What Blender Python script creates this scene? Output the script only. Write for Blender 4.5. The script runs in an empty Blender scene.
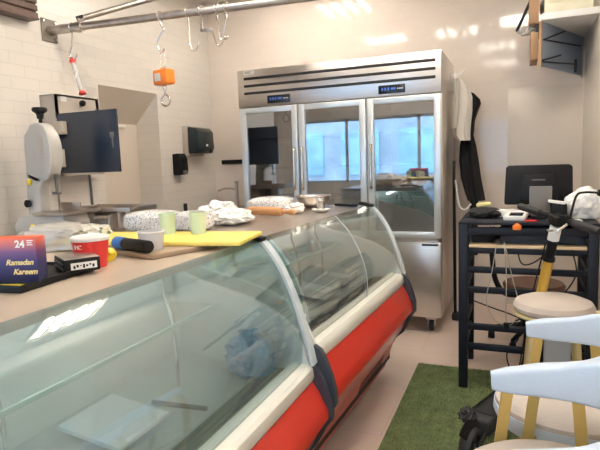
import bpy, bmesh, math, random
from mathutils import Vector, Matrix, Euler, noise
random.seed(7)
PI = math.pi
col = bpy.context.scene.collection
V = Vector

# ------------------------------------------------------------------ materials
def new_mat(name):
    m = bpy.data.materials.new(name); m.use_nodes = True
    nt = m.node_tree
    return m, nt, nt.nodes['Principled BSDF']

def mat(name, rgb, rough=.5, metal=0, bump=0, bscale=60, var=0, vscale=8, spec=.5, coat=0, stretch=None, emit=0):
    m, nt, b = new_mat(name)
    b.inputs['Base Color'].default_value = (*rgb, 1)
    b.inputs['Roughness'].default_value = rough
    b.inputs['Metallic'].default_value = metal
    b.inputs['Specular IOR Level'].default_value = spec
    b.inputs['Coat Weight'].default_value = coat
    if emit:
        b.inputs['Emission Color'].default_value = (*rgb, 1); b.inputs['Emission Strength'].default_value = emit
    if bump or var:
        tc = nt.nodes.new('ShaderNodeTexCoord'); mp = nt.nodes.new('ShaderNodeMapping')
        nt.links.new(tc.outputs['Object'], mp.inputs[0])
        if stretch: mp.inputs['Scale'].default_value = stretch
    if var:
        n = nt.nodes.new('ShaderNodeTexNoise'); n.inputs['Scale'].default_value = vscale; n.inputs['Detail'].default_value = 4
        nt.links.new(mp.outputs[0], n.inputs[0])
        r = nt.nodes.new('ShaderNodeValToRGB')
        r.color_ramp.elements[0].position = .3; r.color_ramp.elements[1].position = .7
        r.color_ramp.elements[0].color = (*[c*(1-var) for c in rgb], 1)
        r.color_ramp.elements[1].color = (*[min(1, c*(1+var)) for c in rgb], 1)
        nt.links.new(n.outputs['Fac'], r.inputs[0]); nt.links.new(r.outputs[0], b.inputs['Base Color'])
    if bump:
        n2 = nt.nodes.new('ShaderNodeTexNoise'); n2.inputs['Scale'].default_value = bscale; n2.inputs['Detail'].default_value = 3
        nt.links.new(mp.outputs[0], n2.inputs[0])
        bp = nt.nodes.new('ShaderNodeBump'); bp.inputs['Strength'].default_value = bump; bp.inputs['Distance'].default_value = .01
        nt.links.new(n2.outputs['Fac'], bp.inputs['Height']); nt.links.new(bp.outputs[0], b.inputs['Normal'])
    return m

def tile_mat(name, axis, rgb, rough, mortar=.86, bump=.25):
    """white bond-laid wall tiles; axis = the wall's horizontal axis"""
    m, nt, b = new_mat(name)
    tc = nt.nodes.new('ShaderNodeTexCoord'); sx = nt.nodes.new('ShaderNodeSeparateXYZ'); cx = nt.nodes.new('ShaderNodeCombineXYZ')
    nt.links.new(tc.outputs['Object'], sx.inputs[0])
    nt.links.new(sx.outputs[axis], cx.inputs[0]); nt.links.new(sx.outputs[2], cx.inputs[1])
    br = nt.nodes.new('ShaderNodeTexBrick')
    br.inputs['Scale'].default_value = 1; br.inputs['Brick Width'].default_value = .22; br.inputs['Row Height'].default_value = .078
    br.inputs['Mortar Size'].default_value = .0028; br.inputs['Mortar Smooth'].default_value = .3; br.inputs['Bias'].default_value = 0
    br.inputs['Color1'].default_value = (*rgb, 1); br.inputs['Color2'].default_value = (*[c*.975 for c in rgb], 1)
    br.inputs['Mortar'].default_value = (*[c*mortar for c in rgb], 1)
    nt.links.new(cx.outputs[0], br.inputs['Vector']); nt.links.new(br.outputs['Color'], b.inputs['Base Color'])
    b.inputs['Roughness'].default_value = rough
    n = nt.nodes.new('ShaderNodeTexNoise'); n.inputs['Scale'].default_value = 9
    nt.links.new(tc.outputs['Object'], n.inputs[0])
    mx = nt.nodes.new('ShaderNodeMath'); mx.operation = 'MULTIPLY_ADD'; mx.inputs[1].default_value = -1; 
    ml = nt.nodes.new('ShaderNodeMath'); ml.operation = 'MULTIPLY'; ml.inputs[1].default_value = .12
    nt.links.new(n.outputs['Fac'], ml.inputs[0]); nt.links.new(br.outputs['Fac'], mx.inputs[0]); nt.links.new(ml.outputs[0], mx.inputs[2])
    bp = nt.nodes.new('ShaderNodeBump'); bp.inputs['Strength'].default_value = bump; bp.inputs['Distance'].default_value = .004
    nt.links.new(mx.outputs[0], bp.inputs['Height']); nt.links.new(bp.outputs[0], b.inputs['Normal'])
    return m

def glass_mat(name, tint, refl=.12, rough=.02, edge=.6, body=0, bodycol=(.8,.85,.85)):
    """thin pane: tinted transmission + mirror reflection growing to grazing; body = share of milky scatter"""
    m, nt, b = new_mat(name); nt.nodes.remove(b)
    out = nt.nodes['Material Output']
    tr = nt.nodes.new('ShaderNodeBsdfTransparent'); tr.inputs[0].default_value = (*tint, 1)
    gl = nt.nodes.new('ShaderNodeBsdfGlossy'); gl.inputs['Roughness'].default_value = rough
    lw = nt.nodes.new('ShaderNodeFresnel'); lw.inputs[0].default_value = 1.5
    mr = nt.nodes.new('ShaderNodeMapRange'); mr.inputs[1].default_value = .04; mr.inputs[2].default_value = .6; mr.inputs[3].default_value = refl; mr.inputs[4].default_value = edge
    nt.links.new(lw.outputs[0], mr.inputs[0])
    mx = nt.nodes.new('ShaderNodeMixShader')
    nt.links.new(mr.outputs[0], mx.inputs[0]); nt.links.new(gl.outputs[0], mx.inputs[2])
    if body:
        df = nt.nodes.new('ShaderNodeBsdfDiffuse'); df.inputs[0].default_value = (*bodycol, 1)
        m2 = nt.nodes.new('ShaderNodeMixShader'); m2.inputs[0].default_value = body
        nt.links.new(tr.outputs[0], m2.inputs[1]); nt.links.new(df.outputs[0], m2.inputs[2]); nt.links.new(m2.outputs[0], mx.inputs[1])
    else:
        nt.links.new(tr.outputs[0], mx.inputs[1])
    nt.links.new(mx.outputs[0], out.inputs[0])
    return m

M = {}
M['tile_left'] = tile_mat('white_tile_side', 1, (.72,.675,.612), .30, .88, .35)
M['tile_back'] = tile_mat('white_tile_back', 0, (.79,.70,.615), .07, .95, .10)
M['plaster'] = mat('warm_plaster', (.80,.73,.64), .6, bump=.05)
M['panelwall'] = mat('smooth_panel', (.70,.62,.53), .35)
M['ceiling'] = mat('ceiling_paint', (.80,.76,.70), .8)
M['steel'] = mat('brushed_steel', (.62,.58,.54), .30, 1, bump=.04, bscale=30, stretch=(1,1,30), var=.06, vscale=6)
M['steel_top'] = mat('steel_worktop', (.52,.46,.41), .33, 1, bump=.02, bscale=40, stretch=(20,1,1), var=.1, vscale=5)
M['chrome'] = mat('bright_steel', (.72,.68,.63), .18, 1)
M['galv'] = mat('dull_steel', (.5,.46,.42), .38, 1, var=.15, vscale=20)
M['alu'] = mat('pale_aluminium', (.68,.72,.74), .32, .55)
M['black'] = mat('black_plastic', (.006,.006,.007), .5, spec=.3)
M['blackmatte'] = mat('matte_black', (.012,.012,.013), .75, bump=.2, bscale=80)
M['rubber'] = mat('dark_rubber', (.02,.02,.022), .6)
M['dark'] = mat('dark_void', (.02,.018,.018), .6)
M['navy'] = mat('navy_paint', (.009,.012,.020), .45, spec=.3)
M['navydoor'] = mat('navy_lacquer', (.018,.030,.052), .22, coat=.2)
M['panelgrey'] = mat('beige_grey_paint', (.47,.42,.36), .45)
M['sawgrey'] = mat('light_grey_enamel', (.50,.485,.455), .35)
M['white'] = mat('white_plastic', (.82,.81,.78), .4)
M['cream'] = mat('cream_rail', (.86,.85,.78), .35, coat=.2)
M['red'] = mat('red_panel', (.62,.035,.02), .3, coat=.35)
M['redlow'] = mat('red_base_panel', (.55,.05,.03), .35, coat=.2)
M['bumper'] = mat('slate_bumper', (.045,.055,.075), .45)
M['innergrey'] = mat('inner_liner', (.68,.73,.72), .4, var=.08, vscale=3)
M['deck'] = mat('deck_steel', (.46,.51,.51), .38, .2, var=.15, vscale=5)
M['grille'] = mat('dark_grille', (.06,.06,.055), .45, .3)
M['glass'] = glass_mat('counter_glass', (.88,.94,.94), .05, .012, .40, .10, (.70,.84,.85))
M['glass2'] = glass_mat('clear_counter_glass', (.95,.96,.94), .045, .015, .40, .04, (.8,.8,.76))
M['shelfglass'] = glass_mat('shelf_glass', (.84,.94,.92), .12, .02, .6)
M['acrylic'] = glass_mat('acrylic_strip', (.85,.92,.96), .06, .15, .4, .68, (.84,.91,.96))
M['doorglass'] = glass_mat('fridge_glass', (.70,.72,.74), .34, .01, .8)
M['shopglass'] = glass_mat('shop_window_glass', (.95,.97,.97), .06, .01, .5)
M['clearplastic'] = glass_mat('clear_wrap', (.88,.88,.86), .08, .25, .4, .45, (.78,.76,.72))
M['cupplastic'] = glass_mat('cloudy_plastic', (.90,.90,.90), .08, .2, .4, .62, (.84,.84,.87))
M['yellow'] = mat('yellow_board', (.90,.72,.16), .45, var=.05, vscale=12)
M['brownboard'] = mat('brown_board', (.36,.26,.17), .5, var=.12, vscale=10)
M['laminate'] = mat('beige_laminate', (.50,.41,.32), .35, var=.07, vscale=6)
M['wood'] = mat('rolling_pin_wood', (.60,.30,.13), .42, var=.12, vscale=14, stretch=(1,8,8))
M['shelfwood'] = mat('pale_plywood', (.70,.53,.33), .5, var=.08)
M['card'] = mat('brown_cardboard', (.44,.27,.15), .75, var=.07)
M['gold'] = mat('gold_leg', (.55,.39,.12), .36, .35)
M['goldpale'] = mat('pale_gold_ring', (.68,.58,.30), .35, .35)
M['seat'] = mat('beige_seat_fabric', (.52,.46,.41), .8, bump=.25, bscale=220, var=.04)
M['leather'] = mat('pale_blue_leather', (.56,.66,.78), .45, bump=.08, bscale=130)
M['orange'] = mat('orange_plastic', (.90,.24,.03), .35)
M['bright_red'] = mat('red_paper', (.74,.04,.035), .45)
M['cupgreen'] = mat('pale_green_cup', (.60,.73,.55), .5)
M['tape'] = mat('blue_tape', (.03,.16,.50), .4)
M['ylabel'] = mat('yellow_plastic', (.85,.66,.04), .4)
M['scootyellow'] = mat('yellow_tube', (.55,.34,.05), .35)
M['teal'] = mat('blue_bag', (.04,.24,.45), .45, bump=.3, bscale=25)
M['cloth_white'] = mat('white_cotton', (.74,.70,.63), .85, bump=.2, bscale=120)
M['cloth_black'] = mat('black_cotton', (.012,.012,.013), .9)
M['paper'] = mat('white_paper', (.85,.84,.80), .7)
M['brownslat'] = mat('brown_slat', (.11,.065,.05), .45)
M['bluegrey'] = mat('blue_grey_sheet', (.30,.36,.45), .4, .1)
M['screenblack'] = mat('dark_screen', (.012,.014,.02), .12)
M['greyplastic'] = mat('grey_plastic', (.12,.115,.11), .5)
M['pale_box'] = mat('pale_carton', (.76,.72,.55), .5, var=.1, vscale=6)
M['lightblue'] = mat('pale_blue_box', (.72,.78,.86), .5)
M['lettering'] = mat('gold_lettering', (.86,.68,.26), .4)
M['displayblue'] = mat('display_digits', (.06,.14,.5), .4, emit=.25)
M['tube_light'] = mat('emit_tube', (1,.94,.86), .5, emit=32)
M['case_fill'] = mat('case_fill', (.93,.98,1), .5, emit=5)
M['edgegreen'] = mat('glass_edge_green', (.50,.68,.62), .25)
M['plate'] = mat('dark_steel_plate', (.24,.21,.18), .5, .6)
M['displaygrey'] = mat('mid_grey_plastic', (.17,.16,.15), .5)
M['pave'] = mat('pavement_grey', (.32,.32,.33), .8, var=.1)
M['facade'] = mat('street_facade', (.30,.38,.46), .7, var=.3, vscale=.9)
M['facade_blue'] = mat('street_blue_panel', (.22,.42,.58), .5, var=.3, vscale=1.3)

def floor_mat():
    m, nt, b = new_mat('floor_vinyl')
    tc = nt.nodes.new('ShaderNodeTexCoord')
    br = nt.nodes.new('ShaderNodeTexBrick'); br.offset = .5
    br.inputs['Scale'].default_value = 1; br.inputs['Brick Width'].default_value = 1.2; br.inputs['Row Height'].default_value = .6
    br.inputs['Mortar Size'].default_value = .0016
    br.inputs['Color1'].default_value = (.72,.585,.505,1); br.inputs['Color2'].default_value = (.70,.565,.485,1); br.inputs['Mortar'].default_value = (.56,.45,.38,1)
    nt.links.new(tc.outputs['Object'], br.inputs['Vector'])
    n = nt.nodes.new('ShaderNodeTexNoise'); n.inputs['Scale'].default_value = 3; n.inputs['Detail'].default_value = 5
    mp = nt.nodes.new('ShaderNodeMapping'); mp.inputs['Scale'].default_value = (1, 6, 1)
    nt.links.new(tc.outputs['Object'], mp.inputs[0]); nt.links.new(mp.outputs[0], n.inputs[0])
    mx = nt.nodes.new('ShaderNodeMixRGB'); mx.blend_type = 'OVERLAY'; mx.inputs[0].default_value = .10
    nt.links.new(br.outputs['Color'], mx.inputs[1]); nt.links.new(n.outputs['Color'], mx.inputs[2])
    nt.links.new(mx.outputs[0], b.inputs['Base Color'])
    b.inputs['Roughness'].default_value = .42
    return m
M['floor'] = floor_mat()

def print_mat(name, base, ink, scale=90, thresh=.56, band=None, rough=.5):
    """film printed with small squiggles of ink"""
    m, nt, b = new_mat(name)
    tc = nt.nodes.new('ShaderNodeTexCoord')
    n = nt.nodes.new('ShaderNodeTexNoise'); n.inputs['Scale'].default_value = scale; n.inputs['Detail'].default_value = 1
    r = nt.nodes.new('ShaderNodeValToRGB'); r.color_ramp.interpolation = 'CONSTANT'
    r.color_ramp.elements[0].color = (*base,1); r.color_ramp.elements[1].position = thresh; r.color_ramp.elements[1].color = (*ink,1)
    nt.links.new(tc.outputs['Object'], n.inputs[0]); nt.links.new(n.outputs['Fac'], r.inputs[0])
    nt.links.new(r.outputs[0], b.inputs['Base Color']); b.inputs['Roughness'].default_value = rough
    return m
M['printfilm'] = print_mat('printed_film', (.78,.76,.73), (.36,.37,.43), 150, .57, rough=.25)
M['greenfilm'] = print_mat('green_film', (.62,.60,.55), (.16,.25,.18), 30, .56, rough=.2)

def ramp_box_mat():
    m, nt, b = new_mat('sunset_printed_card')
    tc = nt.nodes.new('ShaderNodeTexCoord'); s = nt.nodes.new('ShaderNodeSeparateXYZ'); nt.links.new(tc.outputs['Object'], s.inputs[0])
    mr = nt.nodes.new('ShaderNodeMapRange'); mr.inputs[1].default_value = 0; mr.inputs[2].default_value = .118
    nt.links.new(s.outputs[2], mr.inputs[0])
    r = nt.nodes.new('ShaderNodeValToRGB'); e = r.color_ramp.elements
    e[0].position = 0; e[0].color = (.012,.018,.075,1); e[1].position = 1; e[1].color = (.80,.14,.05,1)
    a = e.new(.45); a.color = (.035,.03,.14,1)
    a = e.new(.66); a.color = (.16,.06,.17,1)
    a = e.new(.82); a.color = (.50,.11,.09,1)
    nt.links.new(mr.outputs[0], r.inputs[0]); nt.links.new(r.outputs[0], b.inputs['Base Color']); b.inputs['Roughness'].default_value = .35
    return m
M['sunset'] = ramp_box_mat()
M['turf'] = mat('turf_backing', (.13,.17,.07), .9, bump=.5, bscale=120, var=.3, vscale=30)
M['blade'] = mat('grass_blade', (.30,.36,.15), .6, var=.35, vscale=12)

# ------------------------------------------------------------------ mesh helpers
def BM(): return bmesh.new()
def merge(dst, src):
    me = bpy.data.meshes.new('tmp'); src.to_mesh(me); dst.from_mesh(me); bpy.data.meshes.remove(me); src.free()
def add_box(bm, c, s, rot=None, bev=0, seg=2):
    t = bmesh.new(); bmesh.ops.create_cube(t, size=1)
    bmesh.ops.scale(t, vec=s, verts=t.verts)
    if bev: bmesh.ops.bevel(t, geom=t.edges[:], offset=bev, segments=seg, affect='EDGES', profile=.5)
    if rot is not None: bmesh.ops.rotate(t, cent=(0,0,0), matrix=(rot if isinstance(rot, Matrix) else Euler(rot).to_matrix()), verts=t.verts)
    bmesh.ops.translate(t, vec=c, verts=t.verts); merge(bm, t); return bm
def span(bm, a, b, bev=0):
    """box between two opposite corners"""
    a, b = V(a), V(b)
    return add_box(bm, (a+b)/2, [abs(q) for q in (b-a)], bev=bev)
def add_cyl(bm, p0, p1, r0, r1=None, seg=20, bev=0):
    p0, p1 = V(p0), V(p1); d = p1-p0; r1 = r0 if r1 is None else r1
    t = bmesh.new(); bmesh.ops.create_cone(t, cap_ends=True, segments=seg, radius1=r0, radius2=r1, depth=d.length)
    if bev: bmesh.ops.bevel(t, geom=[e for e in t.edges if e.calc_face_angle(0) > .8], offset=bev, segments=2, affect='EDGES', profile=.5)
    bmesh.ops.transform(t, matrix=Matrix.Translation((p0+p1)/2) @ d.to_track_quat('Z','Y').to_matrix().to_4x4(), verts=t.verts)
    merge(bm, t); return bm
def add_lathe(bm, prof, c=(0,0,0), seg=28, mtx=None):
    t = bmesh.new(); rings = []
    for r, z in prof:
        if r < 1e-5: rings.append([t.verts.new((0,0,z))])
        else: rings.append([t.verts.new((r*math.cos(2*PI*k/seg), r*math.sin(2*PI*k/seg), z)) for k in range(seg)])
    for A, B in zip(rings, rings[1:]):
        for k in range(seg):
            k2 = (k+1) % seg
            if len(A) == 1 and len(B) == 1: continue
            if len(A) == 1: t.faces.new((A[0], B[k2], B[k]))
            elif len(B) == 1: t.faces.new((A[k], A[k2], B[0]))
            else: t.faces.new((A[k], A[k2], B[k2], B[k]))
    if mtx is not None: bmesh.ops.transform(t, matrix=mtx, verts=t.verts)
    bmesh.ops.translate(t, vec=c, verts=t.verts); merge(bm, t); return bm
def smooth_pts(pts, n=8, closed=False):
    P = [V(p) for p in pts]; out = []
    for i in range(len(P)-1):
        a = P[i-1] if i else P[0]*2-P[1]; b = P[i]; c = P[i+1]; d = P[i+2] if i+2 < len(P) else P[-1]*2-P[-2]
        for k in range(n):
            t = k/n
            out.append(.5*((2*b)+(c-a)*t+(2*a-5*b+4*c-d)*t*t+(-a+3*b-3*c+d)*t**3))
    out.append(P[-1]); return out
def add_tube(bm, pts, r, seg=10, smooth=0, section=None, up=None):
    """sweep; r number or function of 0..1; section(t) -> list of 2D points for non-round bars"""
    P = smooth_pts(pts, smooth) if smooth else [V(p) for p in pts]
    n = len(P); rings = []; prev = None
    t = bmesh.new()
    for i, p in enumerate(P):
        tan = ((P[i+1] if i < n-1 else p) - (P[i-1] if i else p)).normalized()
        if up is not None: x = V(up).cross(tan)
        elif prev is None:
            ref = V((0,0,1)) if abs(tan.z) < .9 else V((1,0,0)); x = ref.cross(tan)
        else: x = prev - tan*prev.dot(tan)
        x.normalize(); y = tan.cross(x); prev = x; f = i/(n-1)
        if section: sec = section(f)
        else:
            rr = r(f) if callable(r) else r
            sec = [(rr*math.cos(2*PI*k/seg), rr*math.sin(2*PI*k/seg)) for k in range(seg)]
        rings.append([t.verts.new(p+x*a+y*b) for a, b in sec])
    for A, B in zip(rings, rings[1:]):
        m = len(A)
        for k in range(m): t.faces.new((A[k], A[(k+1) % m], B[(k+1) % m], B[k]))
    t.faces.new(rings[0][::-1]); t.faces.new(rings[-1])
    merge(bm, t); return bm
def add_prism(bm, poly, axis, a, b):
    """extrude a 2D polygon along axis from a to b. axis 1: poly is (x,z); axis 0: (y,z); axis 2: (x,y)"""
    t = bmesh.new()
    def mk(p, h): return {0:(h,p[0],p[1]), 1:(p[0],h,p[1]), 2:(p[0],p[1],h)}[axis]
    A = [t.verts.new(mk(p,a)) for p in poly]; B = [t.verts.new(mk(p,b)) for p in poly]
    t.faces.new(A); t.faces.new(B[::-1]); n = len(poly)
    for k in range(n): t.faces.new((A[k], B[k], B[(k+1) % n], A[(k+1) % n]))
    bmesh.ops.recalc_face_normals(t, faces=t.faces[:]); merge(bm, t); return bm
def strip_profile(line, th):
    """turn an open polyline (x,z) into a closed band polygon of thickness th"""
    L = [V((p[0], p[1], 0)) for p in line]; off = []
    for i, p in enumerate(L):
        d = (L[min(i+1, len(L)-1)] - L[max(i-1, 0)]).normalized(); off.append(p + V((-d.y, d.x, 0))*th)
    return [(p.x, p.y) for p in L] + [(p.x, p.y) for p in off[::-1]]
def add_blob(bm, c, s, amp=.15, freq=3, sub=4, seed=0, flat=None, rot=0):
    t = bmesh.new(); bmesh.ops.create_icosphere(t, subdivisions=sub, radius=1)
    for v in t.verts:
        d = v.co.copy()
        k = 1 + amp*noise.noise(d*freq + V((seed*7.3, seed*3.1, 0))) + amp*.6*noise.noise(d*freq*2.7 + V((seed,9,4)))
        p = d*k
        if flat: p = V([math.copysign(abs(q)**flat, q) for q in p])
        v.co = V((p.x*s[0], p.y*s[1], max(p.z, -.75)*s[2]))
    bmesh.ops.rotate(t, cent=(0,0,0), matrix=Matrix.Rotation(rot,3,'Z'), verts=t.verts)
    bmesh.ops.translate(t, vec=c, verts=t.verts); merge(bm, t); return bm

def shade(me, ang=35):
    for p in me.polygons: p.use_smooth = True
    b = bmesh.new(); b.from_mesh(me)
    for e in b.edges:
        if len(e.link_faces) == 2: e.smooth = e.calc_face_angle(0) < math.radians(ang)
    b.to_mesh(me); b.free()
def obj(name, bm, m, parent=None, world=True, label=None, ang=35):
    """link bm as one mesh object; with world=True its points are world points and the parent's location is taken off"""
    bmesh.ops.recalc_face_normals(bm, faces=bm.faces[:])
    if parent is not None and world:
        r = parent
        while r.parent: r = r.parent
        bmesh.ops.transform(bm, matrix=Matrix.LocRotScale(r.location, r.rotation_euler, None).inverted(), verts=bm.verts)
    me = bpy.data.meshes.new(name); bm.to_mesh(me); bm.free(); shade(me, ang)
    if m: me.materials.append(M[m] if isinstance(m, str) else m)
    o = bpy.data.objects.new(name, me); col.objects.link(o)
    if parent is not None: o.parent = parent
    if label: o['label'] = label
    return o
def thing(name, label, cat, loc=(0,0,0), rz=0, group=None):
    o = bpy.data.objects.new(name, None); col.objects.link(o); o.empty_display_size = .1
    o.location = loc; o.rotation_euler = (0,0,rz); o['label'] = label; o['category'] = cat
    if group: o['group'] = group
    return o
def tag(o, label, cat, group=None):
    o['label'] = label; o['category'] = cat
    if group: o['group'] = group
    return o
def struct(name, bm, m):
    o = obj(name, bm, m); o['kind'] = 'structure'; return o
def recenter(o):
    """move a single-mesh thing's origin to its base"""
    me = o.data; xs = [v.co for v in me.vertices]
    c = V(((min(p.x for p in xs)+max(p.x for p in xs))/2, (min(p.y for p in xs)+max(p.y for p in xs))/2, min(p.z for p in xs)))
    me.transform(Matrix.Translation(-c)); o.location = c; return o
def solo(name, bm, m, label, cat, group=None):
    return recenter(tag(obj(name, bm, m), label, cat, group))
def text_bm(s, size, shear=0, depth=.0006, bold=0):
    cu = bpy.data.curves.new('lettering', 'FONT'); cu.body = s; cu.size = size; cu.shear = shear; cu.extrude = depth; cu.offset = bold
    cu.align_x = 'CENTER'; cu.align_y = 'CENTER'
    o = bpy.data.objects.new('lettering', cu); col.objects.link(o)
    dg = bpy.context.evaluated_depsgraph_get(); me = bpy.data.meshes.new_from_object(o.evaluated_get(dg))
    b = bmesh.new(); b.from_mesh(me); bpy.data.meshes.remove(me); bpy.data.objects.remove(o); bpy.data.curves.remove(cu)
    return b
def place(bm, c, xdir, up):
    """stand a flat XY mesh up: its x along xdir, its y along up"""
    x = V(xdir).normalized(); y = V(up).normalized(); z = x.cross(y)
    R = Matrix((x,y,z)).transposed().to_4x4()
    bmesh.ops.transform(bm, matrix=Matrix.Translation(c) @ R, verts=bm.verts); return bm

# ------------------------------------------------------------------ room shell
XL, YB, XR, YF, ZC = -3.0, 5.0, .5, -2.4, 3.0
YC0, XO = 1.45, -5.0          # the room widens to the left in front of the counters
b = BM(); span(b, (-5.4,-2.6,-.1), (.7,5.3,0)); struct('floor', b, 'floor')
b = BM(); span(b, (-5.4,-2.6,ZC), (.7,5.3,ZC+.1)); struct('ceiling', b, 'ceiling')
b = BM()
span(b, (-3.4,YC0,0), (XL,3.30,ZC)); span(b, (-3.4,4.03,0), (XL,4.15,ZC)); span(b, (-3.4,4.15,0), (XL-.03,5.2,ZC))
span(b, (-3.4,3.30,1.985), (XL,4.03,ZC)); span(b, (-3.4,3.30,0), (-3.27,4.03,1.985))
struct('wall_left', b, 'tile_left')
b = BM(); add_prism(b, [(-3.26,0),(-3.25,0),(-3.25,1.725),(XL-.001,1.984),(XL-.001,1.9845),(-3.26,1.9845)], 1, 3.301, 4.029); struct('trim_2', b, 'panelwall')
b = BM(); span(b, (XO-.15,YC0-.12,0), (-3.35,YC0,ZC)); struct('wall_return', b, 'plaster')
b = BM(); span(b, (XO-.15,-2.6,0), (XO,YC0-.1,ZC)); struct('wall_outer', b, 'plaster')
b = BM(); span(b, (-3.5,YB,0), (.7,YB+.15,ZC)); struct('wall_back', b, 'tile_back')
b = BM(); span(b, (XR,-2.6,0), (XR+.15,5.2,ZC)); struct('wall_right', b, 'plaster')
b = BM(); span(b, (-.076,YB-.012,0), (XR,YB,1.89), bev=.002); struct('trim_1', b, 'panelwall')
# shop front behind the viewer: a wide glazed opening
b = BM(); WX0, WX1, WZ0, WZ1 = -4.25, .40, .85, 2.15
span(b, (XO-.15,YF-.2,0), (WX0,YF,ZC)); span(b, (WX1,YF-.2,0), (.65,YF,ZC)); span(b, (WX0,YF-.2,0), (WX1,YF,WZ0)); span(b, (WX0,YF-.2,WZ1), (WX1,YF,ZC))
struct('wall_front', b, 'plaster')
w = bpy.data.objects.new('window_1', None); col.objects.link(w); w.location = ((WX0+WX1)/2, YF-.1, WZ0); w['kind'] = 'structure'
b = BM()
for x in (WX0+.03, -3.2, -1.75, -.7, WX1-.03): span(b, (x-.03,YF-.13,WZ0), (x+.03,YF-.07,WZ1))
for z in (WZ0+.03, WZ1-.03): span(b, (WX0,YF-.13,z-.03), (WX1,YF-.07,z+.03))
obj('window_frame', b, 'alu', w)['kind'] = 'structure'
b = BM(); span(b, (WX0,YF-.104,WZ0), (WX1,YF-.098,WZ1)); obj('window_pane', b, 'shopglass', w)['kind'] = 'structure'
b = BM(); span(b, (-14,-16,-.16), (12,-2.6,-.1)); struct('pavement', b, 'pave')
b = BM(); span(b, (-14,-16.5,-.16), (12,-16,4.0)); o = struct('street_facade', b, 'facade')
b = BM()
for k in range(9): span(b, (-13+k*2.7,-16.0,.6), (-11.2+k*2.7,-15.9,2.6))
struct('facade_panels', b, 'facade_blue')

# ceiling lamps: square louvre fittings with four tubes; the last three are added fill
def ceiling_lamp(x, y, label, cross=False):
    t = thing('ceiling_light', label, 'ceiling light', (x,y,ZC), PI/2 if cross else 0, 'square four-tube ceiling lights')
    b = BM()
    for q in (-1,1): span(b, (q*.29,-.3,-.05), (q*.31,.3,0)); span(b, (-.3,q*.29,-.05), (.3,q*.31,0))
    span(b, (-.3,-.3,-.008), (.3,.3,0)); obj('frame', b, 'panelgrey', t, False)
    for k in range(4):
        b = BM(); span(b, (-.235+k*.143,-.22,-.045), (-.235+k*.143+.036,.22,-.02), bev=.008); obj('emit_tube', b, 'tube_light', t, False)
for x, y, l, c in [
    (-1.75,4.25,'square ceiling light in front of the refrigerator, nearest the back wall',False),
    (-1.70,2.45,'square ceiling light over the aisle behind the display counters',False),
    (-.76,2.42,'square ceiling light over the far display counter',False),
    (.02,2.70,'square ceiling light with crosswise tubes over the green mat',True),
    (-.30,1.15,'added square fill light over the bar chairs',False),  # this and the next two are added to brighten floor and right side
    (-.30,-.45,'added square fill light over the shop entrance aisle',False),
    (-1.6,-1.3,'added square fill light just inside the shop window',False)]:
    ceiling_lamp(x, y, l, c)

# ------------------------------------------------------------------ refrigerator
FX0, FX1, FY, FYB = -2.145, -.505, 3.975, 4.78
ZB, ZS, ZH, ZT = .13, .735, 1.795, 2.095
t = thing('refrigerator', 'tall three-door stainless steel display refrigerator against the back wall', 'refrigerator', ((FX0+FX1)/2, 4.38, 0))
b = BM()
for x in (FX0+.02, FX1-.02): add_box(b, (x,(FY+FYB)/2+.02,(ZB+ZT)/2), (.04,FYB-FY-.04,ZT-ZB), bev=.004)
span(b, (FX0,FYB-.04,ZB), (FX1,FYB,ZT)); span(b, (FX0,FY+.04,ZB), (FX1,FYB,ZB+.05)); span(b, (FX0,FY+.04,ZS-.03), (FX1,FYB,ZS+.02)); span(b, (FX0+.02,FY+.04,ZH), (FX1-.02,FYB,ZT-.004))
for x in (-1.6175,-1.06): span(b, (x-.02,FY+.03,ZB), (x+.02,FYB,ZH))
obj('cabinet', b, 'steel', t)
b = BM(); add_box(b, ((FX0+FX1)/2, FY+.02, (ZH+ZT)/2), (FX1-FX0, .05, ZT-ZH), bev=.006); hd = obj('header_panel', b, 'steel', t)
for z in (2.025, 1.966, 1.907):
    b = BM(); add_box(b, ((-2.085-.545)/2, FY-.006, z), (1.54,.008,.021), bev=.003); obj('vent_slot', b, 'dark', hd)
for x in (-1.777,-.862):
    b = BM(); add_box(b, (x,FY-.008,1.846), (.2,.01,.062), bev=.004); d = obj('control_display', b, 'screenblack', hd)
    b = BM()
    for k in range(3): span(b, (x-.075+k*.022,FY-.0145,1.838), (x-.062+k*.022,FY-.0132,1.858))
    span(b, (x-.005,FY-.0145,1.842), (x+.03,FY-.0132,1.856)); obj('digits', b, 'displayblue', d)
    b = BM()
    for k in range(4): span(b, (x+.042+k*.012,FY-.0145,1.843), (x+.049+k*.012,FY-.0132,1.851))
    obj('buttons', b, 'alu', d)
b = BM(); span(b, (-2.083,FY-.0075,2.058), (-1.99,FY-.005,2.089)); s = obj('sticker', b, 'paper', hd, label='white maker sticker')
b = BM()
for z, x1 in ((2.081,-2.0),(2.074,-2.02),(2.067,-2.0)): span(b, (-2.075,FY-.0085,z-.0015), (x1,FY-.0072,z+.0015))
obj('sticker_print', b, 'greyplastic', s)
doors = [(-2.135,-1.624,1), (-1.611,-1.066,-1), (-1.053,-.510,-1)]
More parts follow.
